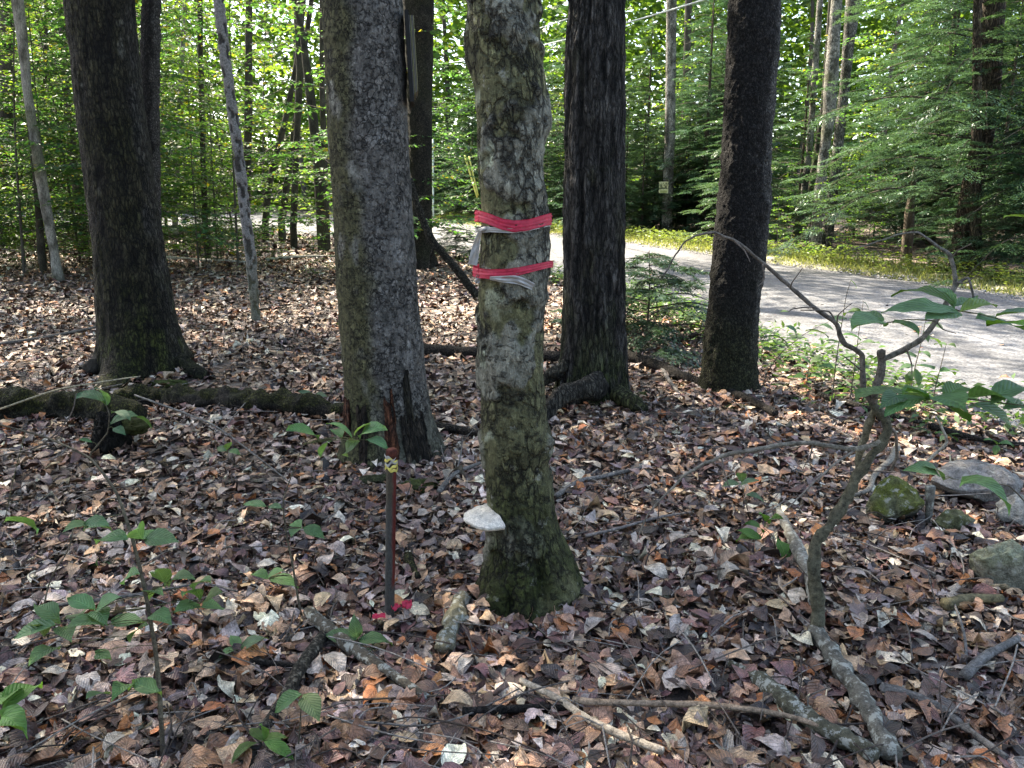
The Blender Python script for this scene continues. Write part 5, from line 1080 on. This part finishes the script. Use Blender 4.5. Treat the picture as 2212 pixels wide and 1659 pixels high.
# weeds along the near road edge
for q, (lab, bpx, stm, lv) in enumerate([
    ('dark branched weed right behind the rough trunk', (1640, 850), [(1660, 800), (1690, 760), (1740, 720), (1790, 695)], [(1665, 760, 1645, 752), (1690, 740, 1740, 730), (1700, 745, 1650, 730), (1740, 715, 1790, 730), (1760, 705, 1800, 712), (1720, 720, 1690, 705), (1790, 695, 1830, 690)]),
    ('tall thin stemmed weed left of the crooked sapling', (1795, 880), [(1805, 790), (1815, 720), (1828, 640), (1838, 605)], [(1806, 800, 1770, 790), (1808, 780, 1850, 770), (1812, 740, 1780, 738), (1815, 725, 1860, 735), (1818, 700, 1790, 690), (1822, 680, 1860, 672), (1838, 606, 1850, 622, .6)]),
    ('second thin stemmed weed with hanging seed heads', (1835, 870), [(1845, 800), (1855, 720), (1865, 650)], [(1846, 800, 1885, 790), (1850, 760, 1820, 750), (1852, 745, 1890, 740), (1858, 700, 1835, 690), (1865, 652, 1875, 670, .6)]),
    ('low bushy weed patch at the road edge behind the sapling', (1740, 850), [(1745, 810), (1750, 780)], [(1748, 800, 1715, 790), (1748, 800, 1785, 798), (1750, 785, 1725, 770), (1750, 785, 1780, 775), (1745, 815, 1710, 815), (1746, 815, 1780, 822)]),
    ('leafy green weed right of the cut stub of the sapling', (1960, 870), [(1975, 800), (1990, 740), (2000, 690)], [(1972, 800, 1960, 832, 1.3), (1976, 795, 1985, 835, 1.3), (1975, 790, 1940, 800), (1980, 790, 2020, 795), (1980, 770, 1945, 760), (1985, 760, 2010, 770), (1990, 735, 2035, 750), (1995, 700, 2040, 715), (1994, 715, 2005, 740)]),
    ('thin weed with oval leaves out over the road', (2010, 890), [(2020, 840), (2035, 780), (2045, 740)], [(2045, 745, 2018, 744), (2046, 745, 2066, 752), (2030, 800, 2065, 808), (2026, 820, 2000, 812), (2022, 838, 2050, 836)]),
    ('small weeds at the road edge above the rocks', (2040, 965), [(2045, 940)], [(2045, 940, 2020, 935), (2046, 940, 2075, 938), (2046, 942, 2030, 955), (2046, 942, 2070, 960)]),
    ('small bright weed at right edge above the slab', (2150, 985), [(2155, 960)], [(2155, 960, 2125, 950), (2156, 960, 2190, 965), (2155, 962, 2150, 985)])]):
    seedling(lab, bpx, stm, lv, Lm=.085, Wr=.5, sw=3, name='roadside_weed', cat='weed', col=[(.065, .13, .06), (.08, .16, .05)][q % 2])

# ------------------------------------------------------------------ crooked sapling with broad leaves at the right
g_ = gnd(1768, 1385); cs = root('crooked_sapling', g_, 'crooked grey sapling with a cut stub and broad leaves at right', 'sapling'); Y0 = g_[1]
A_ = lambda l, y=None: [at(px, py, (Y0 if y is None else y)+dy) for px, py, dy in l]
def limb(l, w, name, col=(.15, .14, .12), n=None, mat=M_LICH, y=None):
    P = A_(l, y); return twig_part(cs, P, [size(a*.43, p) for a, p in zip(w, P)], name, col, mat, 12, n or 10*len(P), .4)
limb([(1768, 1400, 0), (1768, 1366, 0), (1768, 1306, 0), (1758, 1239, 0), (1764, 1173, .02), (1794, 1126, .03), (1811, 1103, .04), (1844, 1046, .06), (1874, 996, .08), (1907, 953, .1), (1911, 906, .12), (1884, 870, .13)], [40, 36, 33, 31, 29, 27, 25, 24, 23, 22, 21, 19], 'main_stem', (.085, .08, .055), mat=M_TWIG)
limb([(1886, 875, .13), (1864, 836, .14), (1862, 766, .15), (1824, 743, .16), (1807, 700, .17), (1757, 663, .18), (1707, 620, .19), (1648, 570, .2), (1588, 520, .2), (1541, 503, .2), (1501, 510, .2), (1475, 527, .2), (1430, 600, .2)], [15, 14, 14, 13, 12, 11, 10, 9, 8, 7, 6, 4, 3], 'side_branch', (.11, .095, .08), mat=M_TWIG)
limb([(1888, 872, .13), (1894, 830, .12), (1904, 793, .12), (1906, 758, .12)], [20, 22, 20, 20], 'cut_stub', (.12, .105, .09), mat=M_TWIG)
limb([(1904, 780, .12), (1922, 770, .12), (1958, 753, .11), (1997, 726, .1), (2021, 693, .1), (2041, 660, .1), (2064, 616, .1), (2054, 553, .1), (2021, 530, .1), (1984, 503, .1), (1941, 507, .1), (1841, 540, .1)], [14, 15, 15, 14, 13, 12, 11, 10, 8, 6, 4, 2.5], 'side_branch', (.13, .12, .105), mat=M_TWIG)
limb([(2064, 616, .1), (2090, 600, .1), (2100, 630, .08), (2104, 655, .08)], [9, 6, 6, 4], 'twig', (.1, .09, .08), mat=M_TWIG)
limb([(1907, 953, .1), (1848, 970, .06), (1757, 958, .04), (1691, 961, .02), (1624, 973, .0), (1558, 986, 0), (1508, 1010, 0), (1475, 1030, 0), (1400, 1110, 0), (1375, 1170, 0)], [14, 13, 12, 12, 11, 10, 8, 7, 4, 2.5], 'side_branch', (.16, .145, .12), mat=M_TWIG)
limb([(1890, 885, .13), (1871, 930, .16), (1861, 963, .18), (1854, 1003, .2), (1850, 1060, .25)], [18, 17, 16, 14, 12], 'second_stem', (.14, .13, .09), mat=M_TWIG)
limb([(1848, 970, .06), (1800, 1005, .0), (1750, 1050, -.05), (1700, 1100, -.06)], [7, 6, 5, 3], 'twig', (.17, .15, .13), mat=M_TWIG)
limb([(1911, 915, .12), (1934, 935, .14), (1938, 985, .18), (1925, 1015, .2)], [8, 8, 8, 7], 'twig', (.17, .15, .13), mat=M_TWIG)
limb([(1807, 700, .17), (1790, 672, .17), (1730, 670, .17)], [5, 4, 3], 'twig', (.1, .085, .07), mat=M_TWIG)
rt2 = np.random.default_rng(8)
for px, py, dx, dy_ in ((1862, 800, -40, -30), (1807, 705, 30, -45), (1757, 663, -50, 10), (1707, 622, 25, -40), (1648, 570, -10, 45), (1588, 522, 30, 40), (1958, 753, 10, 50), (2021, 693, 40, 25), (2062, 610, 50, -20), (2054, 560, 40, -30), (1757, 958, -20, 50), (1691, 961, -30, -40), (1624, 973, -40, 40), (1558, 986, 15, 60), (1508, 1010, -60, 20), (1794, 1126, 45, -35), (1768, 1250, -50, -40)):
    k = rt2.normal(size=2)*8; limb([(px, py, .1), (px+dx*.5+k[0], py+dy_*.5+k[1], .08), (px+dx*1.1, py+dy_*1.1, .05)], [4.5, 3.2, 2], 'twig', (.12, .1, .085), mat=M_TWIG)
LG = (.07, .14, .06); LD = (.05, .12, .022)
tw1 = limb([(2041, 660, .1), (2075, 672, .0), (2120, 680, -.1), (2160, 690, -.15)], [4, 4, 3, 3], 'twig', (.1, .1, .06), mat=M_TWIG)
tw2 = limb([(1886, 860, .13), (1950, 858, .0), (2010, 862, -.1), (2090, 862, -.2), (2170, 872, -.25), (2260, 880, -.3)], [5, 5, 4, 4, 3, 3], 'twig', (.1, .1, .06), mat=M_TWIG)
tw3 = limb([(2021, 693, .1), (1960, 690, .02), (1905, 700, -.05)], [4, 3, 3], 'twig', (.1, .1, .06), mat=M_TWIG)
for k, (bx, by, tx, ty, dy, W, c_, sg) in enumerate([
    (2060, 656, 1925, 640, .0, .075, LD, 1), (2068, 674, 1903, 676, -.05, .07, LG, -1), (2075, 676, 1998, 690, -.05, .085, LG, -1), (2075, 674, 2152, 664, -.05, .075, (.1, .19, .025), 1), (2110, 682, 2215, 708, -.1, .07, LG, -1), (2130, 700, 2240, 704, -.12, .08, (.08, .17, .02), -1), (2150, 684, 2260, 690, -.15, .07, LG, 1),
    (2060, 660, 2110, 640, .0, .06, LG, 1), (2064, 660, 2005, 622, .0, .05, LG, 1), (1908, 698, 1842, 712, -.05, .11, LG, -1), (1905, 700, 1850, 672, -.05, .08, LG, 1), (1930, 695, 1985, 722, -.02, .06, LG, -1),
    (2006, 860, 1910, 898, -.12, .095, LG, -1), (2010, 858, 2086, 880, -.1, .12, LG, -1), (2000, 862, 1846, 852, -.1, .075, (.075, .14, .075), 1), (2030, 868, 2095, 912, -.12, .085, LD, -1), (2092, 858, 2190, 872, -.2, .11, LG, -1), (2105, 872, 2190, 935, -.2, .075, LG, -1), (2140, 866, 2230, 842, -.25, .09, LG, 1), (2000, 858, 1955, 846, -.1, .08, LD, 1), (2040, 862, 2085, 836, -.12, .08, LD, 1), (2170, 876, 2240, 905, -.25, .08, LG, -1), (1955, 862, 1900, 880, -.05, .07, (.08, .15, .08), -1)]):
    b = at(bx, by, Y0+dy); L = max(np.hypot(tx-bx, ty-by)*depth(b)/FOC*1.04, .16)
    leaf_part(tw2 if by > 800 else tw3 if bx < 1960 else tw1, b, (tx, ty), L, W*1.05, CHEST, c_, .22, -.14, (0, -.2, 1), sg, k)
# low broad leaves over the rocks, on their own shoot
seedling('broad leaf shoot hanging in front of the rock slab', (2235, 1180), [(2225, 1100), (2180, 1050), (2120, 1042), (2060, 1035)], [(2075, 1042, 2182, 1104, 1.3), (2040, 1036, 1972, 1004, 1.3), (2035, 1032, 1950, 1016, .9)], Lm=.13, Wr=.4, sw=4, dY=-.01, prof=CHEST, col=LG)
seedling('bright leaf reaching in at the right edge above the road', (2330, 1100), [(2320, 800), (2290, 560), (2240, 475)], [(2235, 474, 2168, 468, 1.2), (2240, 480, 2230, 500, .9)], Lm=.11, Wr=.5, sw=5, prof=CHEST, col=(.09, .18, .03))

# hemlocks added behind the viewpoint, out of view, to block low sky light
r = np.random.default_rng(72)
for k in range(34):
    a = math.radians(r.uniform(100, 260)); d_ = r.uniform(5.5, 13); x, y = d_*math.sin(a), d_*math.cos(a)
    if x > xn(y)-1: continue
    put_hem([2, 3][k % 2], x, y, r.random()*6.28, .95+.35*r.random(), 'young hemlock added behind the viewpoint to block sky light, out of view', 'hemlocks behind the viewpoint')

# plants that would share a label are told apart by their order from left to right
ORD = ['leftmost', 'second from left', 'third from left', 'fourth from left', 'fifth from left', 'sixth from left', 'seventh from left', 'eighth from left', 'ninth from left', 'tenth from left', 'eleventh from left', 'twelfth from left', 'thirteenth from left', 'fourteenth from left']
ORD += ['%s from left' % w for w in 'fifteenth sixteenth seventeenth eighteenth nineteenth twentieth twenty-first twenty-second twenty-third twenty-fourth twenty-fifth twenty-sixth'.split()]
same = {}
for o in C.objects:
    if o.parent is None and o.get('group') in ('young hemlocks across the road', 'leafy saplings in the left understory', 'leafy saplings across the road', 'distant trunks'): same.setdefault(o['label'], []).append(o)
for lab, objs in same.items():
    if len(objs) > 1:
        for k, o in enumerate(sorted(objs, key=lambda o: pxof(o.location[0], o.location[1]))):
            if k < len(ORD): o['label'] = lab+', '+ORD[k]
